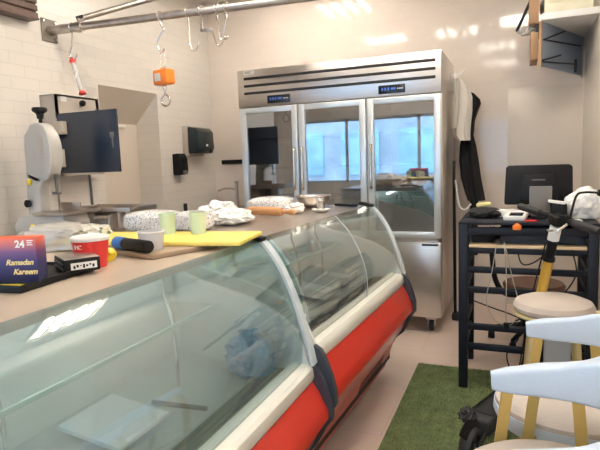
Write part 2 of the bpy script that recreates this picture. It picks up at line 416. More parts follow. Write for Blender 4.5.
for x0, x1, hs in doors:
    b = BM(); f = .05
    for xa, xb in ((x0,x0+f),(x1-f,x1)): add_box(b, ((xa+xb)/2,FY+.012,(ZS+ZH)/2), (f,.045,ZH-ZS-.01), bev=.005)
    for za, zb in ((ZS+.005,ZS+.05),(ZH-.05,ZH-.005)): add_box(b, ((x0+x1)/2,FY+.012,(za+zb)/2), (x1-x0-.01,.044,zb-za), bev=.005)
    d = obj('glass_door', b, 'alu', t)
    b = BM(); span(b, (x0+f-.004,FY+.008,ZS+.045), (x1-f+.004,FY+.014,ZH-.045)); obj('door_pane', b, 'doorglass', d)
    hx = (x1-.028) if hs > 0 else (x0+.028)
    b = BM(); add_tube(b, [(hx,FY-.008,1.12),(hx,FY-.04,1.135),(hx,FY-.042,1.28),(hx,FY-.04,1.43),(hx,FY-.008,1.445)], .010, 12, 6); obj('handle', b, 'chrome', d, label='upright chrome handle')
    b = BM(); add_box(b, ((x0+x1)/2,FY+.01,(ZB+ZS)/2-.012), (x1-x0,.05,ZS-ZB-.03), bev=.006); d = obj('solid_door', b, 'steel', t)
    hx = (x1-.04) if hs < 0 else (x0+.04)
    b = BM(); add_box(b, (x1-.08,FY-.018,ZS-.045), (.12,.012,.016), bev=.004); obj('handle', b, 'dark', d)
for z in (1.03,1.29,1.54):
    for x0, x1, _ in doors:
        b = BM()
        for k in range(12): add_cyl(b, (x0+.03+k*(x1-x0-.06)/11,4.08,z), (x0+.03+k*(x1-x0-.06)/11,4.72,z), .003, seg=6)
        for y in (4.08,4.4,4.72): add_cyl(b, (x0+.02,y,z), (x1-.02,y,z), .004, seg=6)
        obj('wire_shelf', b, 'chrome', t)
for x in (FX0+.12,-1.33,FX1-.09):
    for y in (4.06,4.68):
        b = BM(); add_box(b, (x,y,.115), (.08,.08,.03), bev=.003); add_box(b, (x-.026,y,.075), (.006,.05,.07)); add_box(b, (x+.026,y,.075), (.006,.05,.07)); c = obj('caster', b, 'galv', t)
        b = BM(); add_cyl(b, (x-.018,y,.043), (x+.018,y,.043), .043, seg=24, bev=.006); obj('wheel', b, 'rubber', c)

# ------------------------------------------------------------------ display counters (profile drawn in local x,z; local y along the counter)
GL = [(-.892,1.065),(-.859,1.031),(-.824,.985),(-.792,.926),(-.765,.862),(-.744,.795),(-.731,.728),(-.727,.66),(-.733,.602)]
GE = [(-.892,1.065),(-.859,1.031),(-.824,.985),(-.792,.926),(-.765,.862),(-.742,.795),(-.722,.728),(-.705,.66),(-.692,.60)]
def fine(line, n=5): return [(p.x, p.y) for p in smooth_pts([(x,z,0) for x,z in line], n)]
def counter(label, y0, y1, loc, rz, zs, seams, glass, top_mat, inside):
    t = thing('display_counter', label, 'display counter', loc, rz, 'curved glass display counters')
    zm = lambda z: z*zs if z <= .6 else .6*zs+(z-.6)*(1.066-.6*zs)/.466
    Z = lambda p: [(x, zm(z)) for x, z in p]
    def pr(name, poly, m, a=y0, e=y1, parent=t, lab=None, ang=35):
        b = BM(); add_prism(b, Z(poly), 1, a, e); return obj(name, b, m, parent, False, lab, ang)
    pr('worktop', [(-1.62,1.03),(-.930,1.03),(-.899,1.060),(-.899,1.066),(-1.62,1.066)], top_mat)
    pr('back_panel', [(-1.62,.12),(-1.62,1.035),(-1.31,1.035),(-1.26,.56),(-1.26,.12)], 'innergrey')
    pr('display_deck', [(-1.26,.12),(-1.26,.60),(-.865,.548),(-.865,.12)], 'deck', y0+.02, y1-.02)
    # slotted air grille
    b = BM(); z0 = zm(.574)
    for k in range(4): span(b, (-.862+k*.021,y0+.03,z0-.012), (-.848+k*.021,y1-.03,z0+.006))
    n = int((y1-y0)/.06)
    for k in range(n): span(b, (-.862,y0+.04+k*.06,z0-.012), (-.785,y0+.046+k*.06,z0+.003))
    obj('air_grille', b, 'grille', t, False)
    pr('grille_trough', [(-.865,.12),(-.865,.53),(-.775,.53),(-.775,.12)], 'dark', y0+.02, y1-.02)
    pr('front_rail', [(-.779,.53),(-.779,.592),(-.772,.6),(-.748,.604),(-.742,.594),(-.735,.592),(-.728,.602),(-.70,.598),(-.688,.585),(-.684,.553),(-.692,.535),(-.72,.53)], 'cream', y0+.012, y1-.012, lab='cream moulded rail below the glass')
    pr('front_panel', [(-.775,.528),(-.69,.534),(-.668,.50),(-.645,.455),(-.632,.43),(-.632,.40),(-.648,.395),(-.652,.385),(-.665,.36),(-.700,.285),(-.722,.258),(-.775,.25)], 'red', y0+.012, y1-.012, lab='glossy red front panel')
    lp = pr('base_panel', [(-.86,.075),(-.80,.075),(-.735,.252),(-.86,.25)], 'redlow', y0+.04, y1-.04)
    b = BM()
    for k in range(5):
        zz = zm(.11+.022*k); xx = -.80+.065*((zz/zs-.075)/.177)
        add_box(b, (xx+.0,y1-.42,zz), (.005,.42,.005))
    obj('louvre_slots', b, 'dark', lp, False)
    b = BM(); span(b, (-1.58,y0+.04,.085), (-.86,y1-.04,.125)); obj('chassis', b, 'dark', t, False)
    for x in (-.90,-1.5):
        for y in (y0+.12, y1-.12):
            b = BM(); add_cyl(b, (x,y,0), (x,y,.09), .022, seg=14); add_cyl(b, (x,y,0), (x,y,.02), .03, seg=14); obj('foot', b, 'rubber', t, False)
    # dark end bumpers that follow the front profile
    bp = [(-.70,.60),(-.672,.585),(-.652,.55),(-.632,.50),(-.617,.45),(-.617,.395),(-.637,.37),(-.69,.275),(-.74,.235),(-.82,.10),(-.84,.10),(-.84,.26),(-.72,.30),(-.70,.40),(-.705,.5)]
    for a in (y0-.012, y1-.012): pr('end_bumper', bp, 'bumper', a, a+.024)
    # curved panes between the seams
    ys = [y0+.02]+seams+[y1-.02]
    gl = fine(GL)
    for a, e in zip(ys, ys[1:]): pr('front_glass', strip_profile(gl, .006), glass, a+.0015, e-.0015, ang=60)
    for s in seams: pr('seam_strip', strip_profile([(x+.004,z+.001) for x,z in gl], .004), 'acrylic', s-.003, s+.003, ang=60)
    for a, wd in ((y1-.034,.040),): pr('glass_end_strip', strip_profile([(x+.004,z+.001) for x,z in fine(GE)], .012), 'acrylic', a, a+wd, ang=60)
    # end cheek: solid liner below, clear pane above
    for a in (y0, y1-.02):
        low = fine([(-1.26,.93),(-1.16,.885),(-1.0,.845),(-.85,.79),(-.745,.71)], 4)
        pr('end_cheek', [(-1.26,.12)]+[(-1.26,.93)]+low[1:]+[(-.70,.60),(-.76,.50),(-.80,.12)], 'innergrey', a+.002, a+.018)
        edge = strip_profile(low, .012); pr('cheek_edge', edge, 'white', a-.002, a+.021)
        pr('end_pane', [(-1.28,1.03)]+[(-1.26,.94)]+[(x,z+.012) for x,z in low[1:]]+[(x-.006,z) for x,z in GL[::-1][3:]], 'shelfglass', a+.006, a+.012)
    for y in (y1-.03,):
        b = BM(); add_box(b, (-.90,y,1.066+.008), (.085,.05,.016), rot=(0,.2,0), bev=.004); obj('glass_clamp', b, 'black', t, False)
    sh = pr('glass_shelf', [(-1.29,.80),(-1.075,.80),(-1.075,.808),(-1.29,.808)], 'shelfglass', y0+.03, y1-.03)
    for y in (y0+.55*(y1-y0)*.2, y0+.55*(y1-y0), y1-.28):
        b = BM(); add_tube(b, [(-1.09,y,zm(.565)),(-1.10,y,zm(.80)),(-1.14,y+.01,zm(.93)),(-1.12,y+.02,1.032)], .0065, 8, 4); obj('shelf_post', b, 'chrome', t, False)
    pr('shelf_edge', [(-1.076,.797),(-1.068,.797),(-1.068,.811),(-1.076,.811)], 'edgegreen', y0+.03, y1-.03)
    b = BM(); add_cyl(b, (-1.20,y0+.10,1.005), (-1.20,y1-.10,1.005), .013, seg=12); obj('emit_tube', b, 'case_fill', t, False)  # added glowing tube that brightens the deck, not a known counter lamp
    return t
near = counter('near curved-glass meat display counter holding a blue bag, with yellow board on its far end', -.35, 1.76, (0,0,0), 0, 1.0, [], 'glass', 'laminate', 0)
TH = math.radians(-3.0)
C2 = V((-.895,1.795,0))
# second counter turned a little; local x is measured as on the first
loc2 = C2 - Matrix.Rotation(TH,3,'Z') @ V((-.899,0,0))
far = counter('far curved-glass display counter with bowl and rolling pin, in front of the refrigerator', .01, 1.31, loc2, TH, 1.10, [.72], 'glass2', 'steel_top', 1)
def f2(x, y, z=0):
    p = Matrix.Rotation(TH,3,'Z') @ V((x,y,z)); return p + V((loc2[0],loc2[1],0))
# things inside the counters
b = BM(); add_blob(b, (-.895,1.655,.645), (.085,.085,.085), .35, 2.5, 4, 3)
solo('plastic_bag', b, 'teal', 'crumpled blue plastic bag lying inside the near display counter', 'bag')
b = BM(); add_tube(b, [(-1.08,1.32,.592),(-.90,1.36,.578)], .008, 8); solo('stick', b, 'black', 'thin black stick lying on the near counter deck beside the blue bag', 'stick')
b = BM(); span(b, (-1.20,1.05,.60), (-.98,1.27,.612)); t_ = bmesh.ops.rotate(b, cent=(-1.09,1.16,.6), matrix=Matrix.Rotation(.13,3,'Y'), verts=b.verts); solo('tray', b, 'lightblue', 'pale blue flat tray on the near display counter deck', 'tray')
for k, (y, dx, m_, lab) in enumerate(((.35,.0,'white','white open tray nearest the viewer inside the far display counter'),(.78,.02,'innergrey','grey tray in the middle of the far display counter'),(1.10,0,'white','white tray nearest the refrigerator inside the far display counter'))):
    b = BM(); c = f2(-1.07+dx, y, .655)
    add_box(b, (0,0,.004), (.24,.22,.008), bev=.002)
    for s in (-1,1): add_box(b, (s*.118,0,.022), (.006,.22,.044), bev=.002); add_box(b, (0,s*.108,.022), (.24,.006,.044), bev=.002)
    bmesh.ops.rotate(b, cent=(0,0,0), matrix=Euler((0,.13,TH)).to_matrix(), verts=b.verts); bmesh.ops.translate(b, vec=c, verts=b.verts)
    solo('tray', b, m_, lab, 'tray', 'trays in the far display counter')

# ------------------------------------------------------------------ things on the near counter (top z 1.072)
ZT1 = 1.066
b = BM(); add_box(b, (-1.185,.955,ZT1+.006), (.25,.28,.01), bev=.003)
for sy in (-1,1): add_box(b, (-1.185,.955+sy*.137,ZT1+.013), (.25,.006,.012), bev=.002)
for sx in (-1,1): add_box(b, (-1.185+sx*.122,.955,ZT1+.013), (.006,.28,.012), bev=.002)
t = thing('tray', 'thin black tray with yellow print under the printed gift box on near counter', 'tray', (-1.185,.98,ZT1))
bmesh.ops.rotate(b, cent=(-1.06,.955,0), matrix=Matrix.Rotation(.10,3,'Z'), verts=b.verts); bmesh.ops.translate(b, vec=(-.012,.045,0), verts=b.verts); obj('tray_base', b, 'black', t)
b = BM(); span(b, (-1.20,.868,ZT1+.0111), (-1.085,.905,ZT1+.0118)); obj('yellow_print', b, 'ylabel', t)
# printed gift box; its face runs along fx
fx = V((.94,.34,0)).normalized(); fn = V((fx.y,-fx.x,0)); FBR = V((-1.062,.920,ZT1+.012)); BW, BH, BD = .26, .113, .045
bc = FBR - fx*BW/2 - fn*BD/2
t = thing('gift_box', 'printed orange to navy gift box with gold lettering standing on black tray', 'box', bc, math.atan2(fx.y,fx.x))
b = BM(); add_box(b, (0,0,BH/2), (BW,BD,BH), bev=.004); obj('carton', b, 'sunset', t, False)
def on_face(bm, x, z): return place(bm, (x,-BD/2-.0004,z), (1,0,0), (0,0,1))
b = on_face(text_bm('24', .024, 0, .0006, .0006), BW/2-.040, .096); obj('number', b, 'white', t, False)
b = BM(); 
for k, w_ in enumerate((.016,.013,.015)): span(b, (BW/2-.022,-BD/2-.001,.1035-k*.005), (BW/2-.022+w_*.9,-BD/2,.1055-k*.005))
obj('small_print', b, 'white', t, False)
b = on_face(text_bm('Ramadan', .0185, .35, .0006, .0004), BW/2-.045, .052); obj('lettering', b, 'lettering', t, False)
b = on_face(text_bm('Kareem', .0185, .35, .0006, .0004), BW/2-.033, .029); obj('lettering', b, 'lettering', t, False)
# black drive-like box
hx = V((.53,.85,0)).normalized(); hn = V((hx.y,-hx.x,0)); hc = V((-1.082,1.018,ZT1+.0115)) + hx*.045 - hn*.06
t = thing('cash_box', 'flat black box with white label strip beside the red paper bucket', 'box', hc, math.atan2(hx.y,hx.x))
b = BM(); add_box(b, (0,0,.018), (.092,.12,.036), bev=.004); obj('case', b, 'black', t, False)
b = BM(); add_box(b, (0,0,.0365), (.088,.114,.003), bev=.001); obj('lid', b, 'galv', t, False)
b = BM(); span(b, (-.03,-.0615,.008), (.036,-.0600,.026)); l = obj('label_strip', b, 'white', t, False)
b = BM()
for k in range(7): span(b, (-.024+k*.008,-.0622,.011+.003*(k%3)), (-.019+k*.008,-.0613,.019+.002*(k%2)))
obj('label_print', b, 'navy', l, False)
b = BM(); add_box(b, (-.047,0,.010), (.003,.10,.004)); add_box(b, (-.047,0,.024), (.003,.10,.004)); obj('side_rib', b, 'greyplastic', t, False)
# red bucket
t = thing('paper_bucket', 'red paper bucket with white rim and white letters on near counter', 'bucket', (-1.135,1.168,ZT1))
b = BM(); add_lathe(b, [(0,0),(.041,0),(.051,.080),(.048,.080),(.038,.006),(0,.006)], (0,0,0), 36); obj('cup_wall', b, 'bright_red', t, False)
b = BM(); add_lathe(b, [(.0495,.077),(.0535,.079),(.054,.087),(.051,.090),(.047,.088),(0,.086),(0,.079)], (0,0,0), 36); obj('white_lid', b, 'white', t, False)
a0 = math.radians(-88)
b = place(text_bm('HC', .017, 0, .0022), (.0482*math.cos(a0),.0482*math.sin(a0),.063), (-math.sin(a0),math.cos(a0),0), (math.cos(a0)*.12,math.sin(a0)*.12,1)); obj('lettering', b, 'white', t, False)
b = BM(); add_blob(b, (-1.150,1.250,ZT1+.018), (.024,.026,.024), .25, 2, 3, 5); solo('sponge', b, 'ylabel', 'small yellow crumpled cloth behind the red paper bucket', 'cloth')
# boards
b = BM(); add_box(b, (0,0,.0085), (.42,.27,.016), bev=.004); bmesh.ops.rotate(b, cent=(0,0,0), matrix=Matrix.Rotation(-.30,3,'Z'), verts=b.verts); bmesh.ops.translate(b, vec=(-1.175,1.475,ZT1), verts=b.verts)
solo('cutting_board', b, 'brownboard', 'brown wooden board under the yellow cutting board on near counter', 'cutting board')
b = BM(); add_box(b, (0,0,.0075), (.70,.25,.015), bev=.004); bmesh.ops.rotate(b, cent=(0,0,0), matrix=Matrix.Rotation(.16,3,'Z'), verts=b.verts); bmesh.ops.translate(b, vec=(-1.185,1.545,ZT1+.0172), verts=b.verts)
solo('cutting_board', b, 'yellow', 'long yellow cutting board lying across the gap between counters', 'cutting board')
# torch with blue tape
t = thing('torch', 'black cylindrical torch with blue tape lying beside red bucket', 'torch', (-1.13,1.335,ZT1+.017))
pa, pb = V((-1.215,1.365,ZT1+.0375)), V((-1.038,1.305,ZT1+.0375)); pm = pa.lerp(pb,.28)
b = BM(); add_cyl(b, pm, pb, .0195, seg=24, bev=.003); obj('barrel', b, 'black', t)
b = BM(); add_cyl(b, pa, pm, .0205, .0205, seg=24, bev=.003); obj('tape', b, 'tape', t, label='blue tape wrapped end')
# cloudy pot
t = thing('plastic_pot', 'cloudy white plastic pot standing on the brown board', 'pot', (-1.080,1.372,ZT1+.0168))
b = BM(); add_lathe(b, [(0,0),(.036,0),(.041,.058),(.039,.058),(.034,.003),(0,.003)], (0,0,0), 32); obj('pot_wall', b, 'cupplastic', t, False)
b = BM(); add_lathe(b, [(.039,.056),(.043,.057),(.043,.061),(.039,.061)], (0,0,0), 32); obj('rim', b, 'white', t, False)
def cup(x, y, z, label):
    t = thing('paper_cup', label, 'cup', (x,y,z), 0, 'pale green cups on the yellow board')
    b = BM(); add_lathe(b, [(0,.003),(.024,.003),(.024,0),(.026,0),(.031,.073),(.029,.073),(.025,.006),(0,.006)], (0,0,0), 30); obj('cup_wall', b, 'cupgreen', t, False)
    b = BM(); add_lathe(b, [(.029,.072),(.0325,.072),(.0325,.077),(.029,.077)], (0,0,0), 30); obj('rim', b, 'cupgreen', t, False)
cup(-1.190,1.612,ZT1+.0325,'pale green paper cup nearer the band saw on yellow board')
cup(-1.072,1.632,ZT1+.0325,'pale green paper cup nearer the refrigerator on yellow board')
# packs
def pack(c, s, m, label, rz=0, seed=1, flat=.55):
    b = BM(); add_blob(b, (c[0],c[1],c[2]+s[2]*.75), s, .12, 2.2, 4, seed, flat, rz); return solo('plastic_pack', b, m, label, 'plastic pack')
pack((-1.50,1.93,1.070), (.125,.085,.046), 'printfilm', 'white printed plastic pack behind the first green cup', .2, 2)
pack((-1.30,1.95,1.070), (.075,.07,.044), 'printfilm', 'white printed plastic pack between and behind the two green cups', -.3, 4)
b = BM(); add_blob(b, (-1.51,1.40,ZT1+.038), (.13,.085,.05), .28, 2.6, 4, 8, .7, .5)
solo('plastic_bag', b, 'clearplastic', 'clear plastic wrapped bag lying behind the red paper bucket', 'bag')
b = BM(); add_blob(b, (-1.50,1.56,ZT1+.03), (.07,.05,.038), .25, 2.6, 4, 18, .7, .2)
solo('plastic_pack', b, 'greenfilm', 'crumpled pack with dark print behind the clear wrapped bag', 'plastic pack')
b = BM(); add_blob(b, (-1.24,2.17,1.07+.028), (.11,.11,.036), .35, 2.4, 4, 11)
solo('crumpled_wrap', b, 'paper', 'crumpled white wrapping paper on far counter beside the rolling pin', 'paper')
b = BM(); add_blob(b, (-1.45,2.42,1.07+.034), (.09,.08,.045), .4, 2.6, 4, 12)
solo('crumpled_wrap', b, 'paper', 'small crumpled white wrap behind the rolling pin handle', 'paper')
b = BM(); add_cyl(b, (-1.58,2.3,1.068), (-1.58,2.3,1.15), .010, seg=12, bev=.002); add_cyl(b, (-1.58,2.3,1.068), (-1.58,2.3,1.078), .018, seg=12)
solo('knife_steel', b, 'black', 'short black upright rod at the back edge of far counter', 'rod')
# rolling pin
t = thing('rolling_pin', 'wooden rolling pin lying on far counter near the refrigerator', 'rolling pin', (-1.17,2.46,1.07))
pa, pb = V((-1.325,2.50,1.0935)), V((-1.02,2.425,1.0935)); ax = (pb-pa).normalized(); L = (pb-pa).length
Rm = ax.to_track_quat('Z','Y').to_matrix().to_4x4()
b = BM(); add_lathe(b, [(0,0),(.014,.001),(.0215,.012),(.023,.06),(.023,L-.11),(.020,L-.085),(0,L-.082)], pa, 24, Rm); obj('barrel', b, 'wood', t)
b = BM(); add_lathe(b, [(0,L-.084),(.011,L-.084),(.0095,L-.06),(.014,L-.03),(.014,L-.01),(.009,L),(0,L)], pa, 20, Rm); obj('handle', b, 'wood', t)
pack((-1.30,2.74,1.07), (.13,.09,.045), 'printfilm', 'white printed flour pack behind the rolling pin', .25, 21)
b = BM(); add_blob(b, (-1.10,2.62,1.07+.024), (.045,.06,.03), .4, 2.6, 3, 14); solo('crumpled_wrap', b, 'paper', 'crumpled white wrap between flour pack and salt shaker', 'paper')
# shaker on a small dish
t = thing('salt_shaker', 'steel salt shaker standing in a white dish on far counter', 'shaker', (-.985,2.70,1.0685))
b = BM(); add_lathe(b, [(0,0),(.030,0),(.05,.014),(.048,.016),(.028,.004),(0,.004)], (0,0,0), 28); obj('dish', b, 'white', t, False)
b = BM(); add_lathe(b, [(0,.004),(.025,.004),(.022,.05),(.023,.054),(.0245,.06),(.022,.074),(0,.078)], (0,0,0), 24); obj('shaker_body', b, 'chrome', t, False)
t = thing('bowl', 'shallow steel bowl at the refrigerator end of far counter', 'bowl', (-1.12,2.96,1.0685))
b = BM(); add_lathe(b, [(0,.0),(.055,0),(.088,.025),(.108,.068),(.105,.068),(.085,.028),(.052,.004),(0,.004)], (0,0,0), 36); obj('bowl_wall', b, 'steel', t, False)
b = BM(); add_lathe(b, [(.103,.066),(.112,.066),(.112,.071),(.103,.071)], (0,0,0), 36); obj('rim', b, 'chrome', t, False)
b = BM(); add_box(b, (-.93,2.99,1.078), (.15,.05,.014), rot=(0,0,-.5), bev=.003); solo('flat_bar', b, 'black', 'flat black bar lying beside the steel bowl', 'bar')

# ------------------------------------------------------------------ left wall: work table, band saw, mincer
t = thing('work_table', 'steel work table against the left wall under the band saw', 'table', (-2.58,2.75,0))
b = BM(); add_box(b, (-2.56,2.72,.935), (.82,1.30,.03), bev=.004); obj('table_top', b, 'steel_top', t)
for x in (-2.92,-2.2):
    for y in (2.12,3.32):
        b = BM(); add_cyl(b, (x,y,0), (x,y,.92), .02, seg=14); obj('leg', b, 'galv', t)
b = BM(); add_box(b, (-2.56,2.72,.25), (.76,1.2,.02)); obj('lower_shelf', b, 'steel_top', t)
# band saw, drawn in x,z and extruded along y
t = thing('band_saw', 'light grey butcher band saw with black top knob beside the left wall', 'band saw', (-2.66,2.4,.95))
def saw(name, poly, y0, y1, m, par=None, lab=None, bev=.012):
    q = BM(); add_prism(q, poly, 1, y0, y1)
    bmesh.ops.bevel(q, geom=[e for e in q.edges if e.calc_face_angle(0) > .6], offset=bev, segments=3, affect='EDGES', profile=.5)
    return obj(name, q, m, par or t, label=lab)
arc = [(-2.672+.112*math.cos(a), 1.452+.178*math.sin(a)) for a in [math.radians(k) for k in range(-90,92,10)]]
wheelcase = [(-2.785,1.30),(-2.70,1.265)]+arc+[(-2.715,1.625),(-2.775,1.56),(-2.785,1.50)]
up = saw('wheel_case', wheelcase, 2.39, 2.48, 'sawgrey')
dsc = BM(); add_prism(dsc, [(-2.616+.056*math.cos(a), 1.45+.165*math.sin(a)) for a in [2*PI*k/36 for k in range(36)]], 1, 2.376, 2.392)
bmesh.ops.bevel(dsc, geom=[e for e in dsc.edges if e.calc_face_angle(0) > .8], offset=.006, segments=2, affect='EDGES', profile=.5); obj('case_door', dsc, 'sawgrey', t)
b = BM()
for k in range(8): add_box(b, (-2.618,2.374,1.445+k*.013), (.034,.005,.006))
obj('vent', b, 'panelgrey', t)
saw('column', [(-2.80,.96),(-2.69,.96),(-2.69,1.23),(-2.66,1.30),(-2.775,1.34),(-2.80,1.2)], 2.39, 2.47, 'sawgrey')
saw('lower_case', [(-2.90,.96),(-2.50,.96),(-2.475,1.02),(-2.50,1.075),(-2.80,1.075),(-2.87,1.05),(-2.91,1.0)], 2.37, 2.57, 'sawgrey')
b = BM(); add_box(b, (-2.55,2.46,1.086), (.25,.30,.014), bev=.003); obj('saw_table', b, 'steel_top', t)
b = BM(); add_box(b, (-2.62,2.56,1.115), (.16,.014,.045), bev=.003); obj('fence', b, 'steel_top', t)
b = BM(); add_box(b, (-2.58,2.43,1.20), (.002,.016,.24)); obj('blade', b, 'chrome', t)
b = BM(); add_cyl(b, (-2.59,2.43,1.21), (-2.59,2.43,1.32), .007, seg=10); add_box(b, (-2.585,2.425,1.205), (.05,.03,.018), bev=.003); obj('blade_guide', b, 'greyplastic', t)
b = BM(); add_cyl(b, (-2.68,2.44,1.60), (-2.68,2.44,1.70), .011, seg=12); add_lathe(b, [(0,1.655),(.018,1.655),(.022,1.685),(.042,1.70),(.044,1.712),(.04,1.722),(0,1.724)], (-2.68,2.44,0), 8); obj('tension_knob', b, 'black', t, label='black tension knob on top')
b = BM(); add_lathe(b, [(0,0),(.022,.004),(.024,.022),(.012,.03),(0,.032)], (0,0,0), 18, Matrix.Translation((-2.775,2.388,1.145)) @ Matrix.Rotation(PI/2,4,'X')); obj('knob', b, 'black', t)
for z, x in ((1.275,-2.755),(1.00,-2.74)):
    b = BM(); add_box(b, (x,2.382 if z > 1.1 else 2.362,z), (.03,.018,.036), bev=.008); obj('yellow_latch', b, 'ylabel', t)
# mincer with a steel tray top
t = thing('meat_mincer', 'steel meat mincer with wide feed tray beside the band saw', 'mincer', (-2.50,2.78,.95))
b = BM(); add_box(b, (-2.50,2.80,1.066), (.50,.26,.006), bev=.001)
for sx in (-1,1): add_box(b, (-2.50+sx*.25,2.80,1.078), (.006,.27,.03), bev=.001)
for sy in (-1,1): add_box(b, (-2.50,2.80+sy*.132,1.078), (.50,.006,.03), bev=.001)
obj('feed_tray', b, 'steel_top', t)
b = BM(); add_cyl(b, (-2.42,2.76,.95), (-2.42,2.76,1.065), .045, seg=22, bev=.005); obj('throat', b, 'galv', t)
b = BM(); add_cyl(b, (-2.54,2.70,1.0), (-2.42,2.70,1.0), .05, seg=24, bev=.004); add_cyl(b, (-2.425,2.70,1.0), (-2.395,2.70,1.0), .058, seg=24, bev=.006); obj('barrel', b, 'galv', t)
b = BM(); add_box(b, (-2.62,2.78,1.005), (.16,.2,.108), bev=.015); obj('motor_housing', b, 'panelgrey', t)
# electric panel with open navy door
t = thing('electrical_cabinet', 'grey wall electric cabinet with navy door hanging open', 'electric cabinet', (-2.89,3.0,1.32))
PX, PY0, PY1, PZ0, PZ1 = -2.87, 2.74, 3.15, 1.30, 1.85
b = BM()
span(b, (XL,PY0,PZ0), (PX,PY0+.012,PZ1)); span(b, (XL,PY1-.012,PZ0), (PX,PY1,PZ1)); span(b, (XL,PY0,PZ1-.012), (PX,PY1,PZ1)); span(b, (XL,PY0,PZ0), (PX,PY1,PZ0+.012)); span(b, (XL,PY0,PZ0), (XL+.02,PY1,PZ1))
span(b, (PX-.01,PY0,PZ1-.14), (PX,PY1,PZ1)); span(b, (PX-.01,PY0,PZ0), (PX,PY0+.03,PZ1)); span(b, (PX-.01,PY1-.03,PZ0), (PX,PY1,PZ1))
obj('cabinet', b, 'panelgrey', t)
b = BM(); add_box(b, (PX+.245,PY0+.01,1.518), (.52,.018,.40), bev=.004); dr = obj('door', b, 'navydoor', t, label='navy blue cabinet door swung open')
b = BM(); add_box(b, (PX+.465,PY0-.003,1.555), (.03,.012,.035), bev=.003); add_box(b, (PX+.468,PY0-.004,1.51), (.010,.010,.075), bev=.004); obj('door_latch', b, 'greyplastic', dr)
b = BM(); add_box(b, (PX+.05,PY0-.02,1.62), (.085,.04,.085), bev=.004); sb = obj('switch_box', b, 'panelgrey', dr)
b = BM(); add_cyl(b, (PX+.01,PY0-.02,1.55), (PX+.01,PY0-.02,1.585), .02, seg=14); obj('gland', b, 'black', sb)
b = BM(); add_box(b, (PX+.03,PY0-.015,1.42), (.05,.03,.12), bev=.003); obj('hinge_block', b, 'panelgrey', dr)
for z in (1.40,1.66):
    b = BM(); add_cyl(b, (PX+.004,PY0-.004,z-.03), (PX+.004,PY0-.004,z+.03), .008, seg=10); obj('hinge', b, 'galv', dr)
b = BM(); add_lathe(b, [(0,0),(.02,0),(.022,.018),(.014,.03),(0,.034)], (0,0,0), 16, Matrix.Translation((PX,2.98,PZ1-.045)) @ Matrix.Rotation(PI/2,4,'Y')); obj('knob', b, 'black', t)
b = BM(); add_box(b, (PX+.002,2.82,PZ1-.028), (.004,.05,.035)); obj('rating_plate', b, 'alu', t)
b = BM(); add_tube(b, [(-2.985,3.12,1.31),(-2.985,3.125,1.2),(-2.985,3.13,.90)], .009, 8, 4); solo('cable', b, 'greyplastic', 'dark cable hanging down the wall below the electric cabinet', 'cable')
b = BM(); add_box(b, (-3.236,3.80,1.70), (.025,.10,.02), bev=.003); solo('strip_lamp', b, 'white', 'small white strip fixed under the slope of the wall recess', 'strip lamp')
# dispensers
t = thing('paper_towel_dispenser', 'dark smoked paper towel dispenser on the left wall', 'dispenser', (-2.93,4.60,1.42))
XW = XL-.03
b = BM(); add_box(b, (XW+.02,4.585,1.575), (.04,.33,.295), bev=.01); obj('back_plate', b, 'panelgrey', t)
b = BM(); add_prism(b, [(XW+.04,1.45),(XW+.04,1.715),(XW+.13,1.70),(XW+.165,1.66),(XW+.17,1.5),(XW+.14,1.45)], 1, 4.46, 4.74)
bmesh.ops.bevel(b, geom=b.edges[:], offset=.012, segments=3, affect='EDGES', profile=.5); cv = obj('cover', b, mat('smoked_teal', (.018,.03,.033), .2), t)
b = BM(); add_box(b, (XW+.171,4.60,1.53), (.003,.03,.02)); obj('lock_label', b, 'white', cv)
t = thing('soap_dispenser', 'small black soap dispenser on the wall below the towel dispenser', 'dispenser', (-2.97,4.30,1.24))
b = BM(); add_prism(b, [(XW,1.25),(XW,1.45),(XW+.07,1.455),(XW+.095,1.40),(XW+.10,1.28),(XW+.07,1.25)], 1, 4.24, 4.36)
bmesh.ops.bevel(b, geom=b.edges[:], offset=.01, segments=3, affect='EDGES', profile=.5); obj('housing', b, 'black', t)
b = BM(); add_box(b, (XW+.101,4.30,1.275), (.01,.07,.035), bev=.004); obj('push_plate', b, 'greyplastic', t)
b = BM(); add_box(b, (-2.80,4.985,1.357), (.25,.03,.045), bev=.004); solo('knife_rack', b, 'black', 'black magnetic knife strip on the back wall beside the refrigerator', 'knife rack')
t = thing('tap', 'slim steel tap standing behind far counter below the knife strip', 'tap', (-2.68,4.75,.9))
b = BM(); add_box(b, (-2.72,4.78,.885), (.50,.40,.03), bev=.004); obj('sink_top', b, 'steel_top', t)
b = BM(); add_cyl(b, (-2.66,4.80,.9), (-2.66,4.80,1.14), .016, seg=16); add_cyl(b, (-2.66,4.80,1.14), (-2.66,4.80,1.16), .022, seg=16); obj('pillar', b, 'chrome', t)
b = BM(); add_tube(b, [(-2.66,4.80,1.08),(-2.75,4.72,1.09),(-2.80,4.66,1.07)], .011, 10, 4); obj('spout', b, 'chrome', t)
b = BM()
for x in (-2.95,-2.5):
    for y in (4.63,4.93): add_cyl(b, (x,y,0), (x,y,.88), .018, seg=12)
obj('stand', b, 'galv', t)
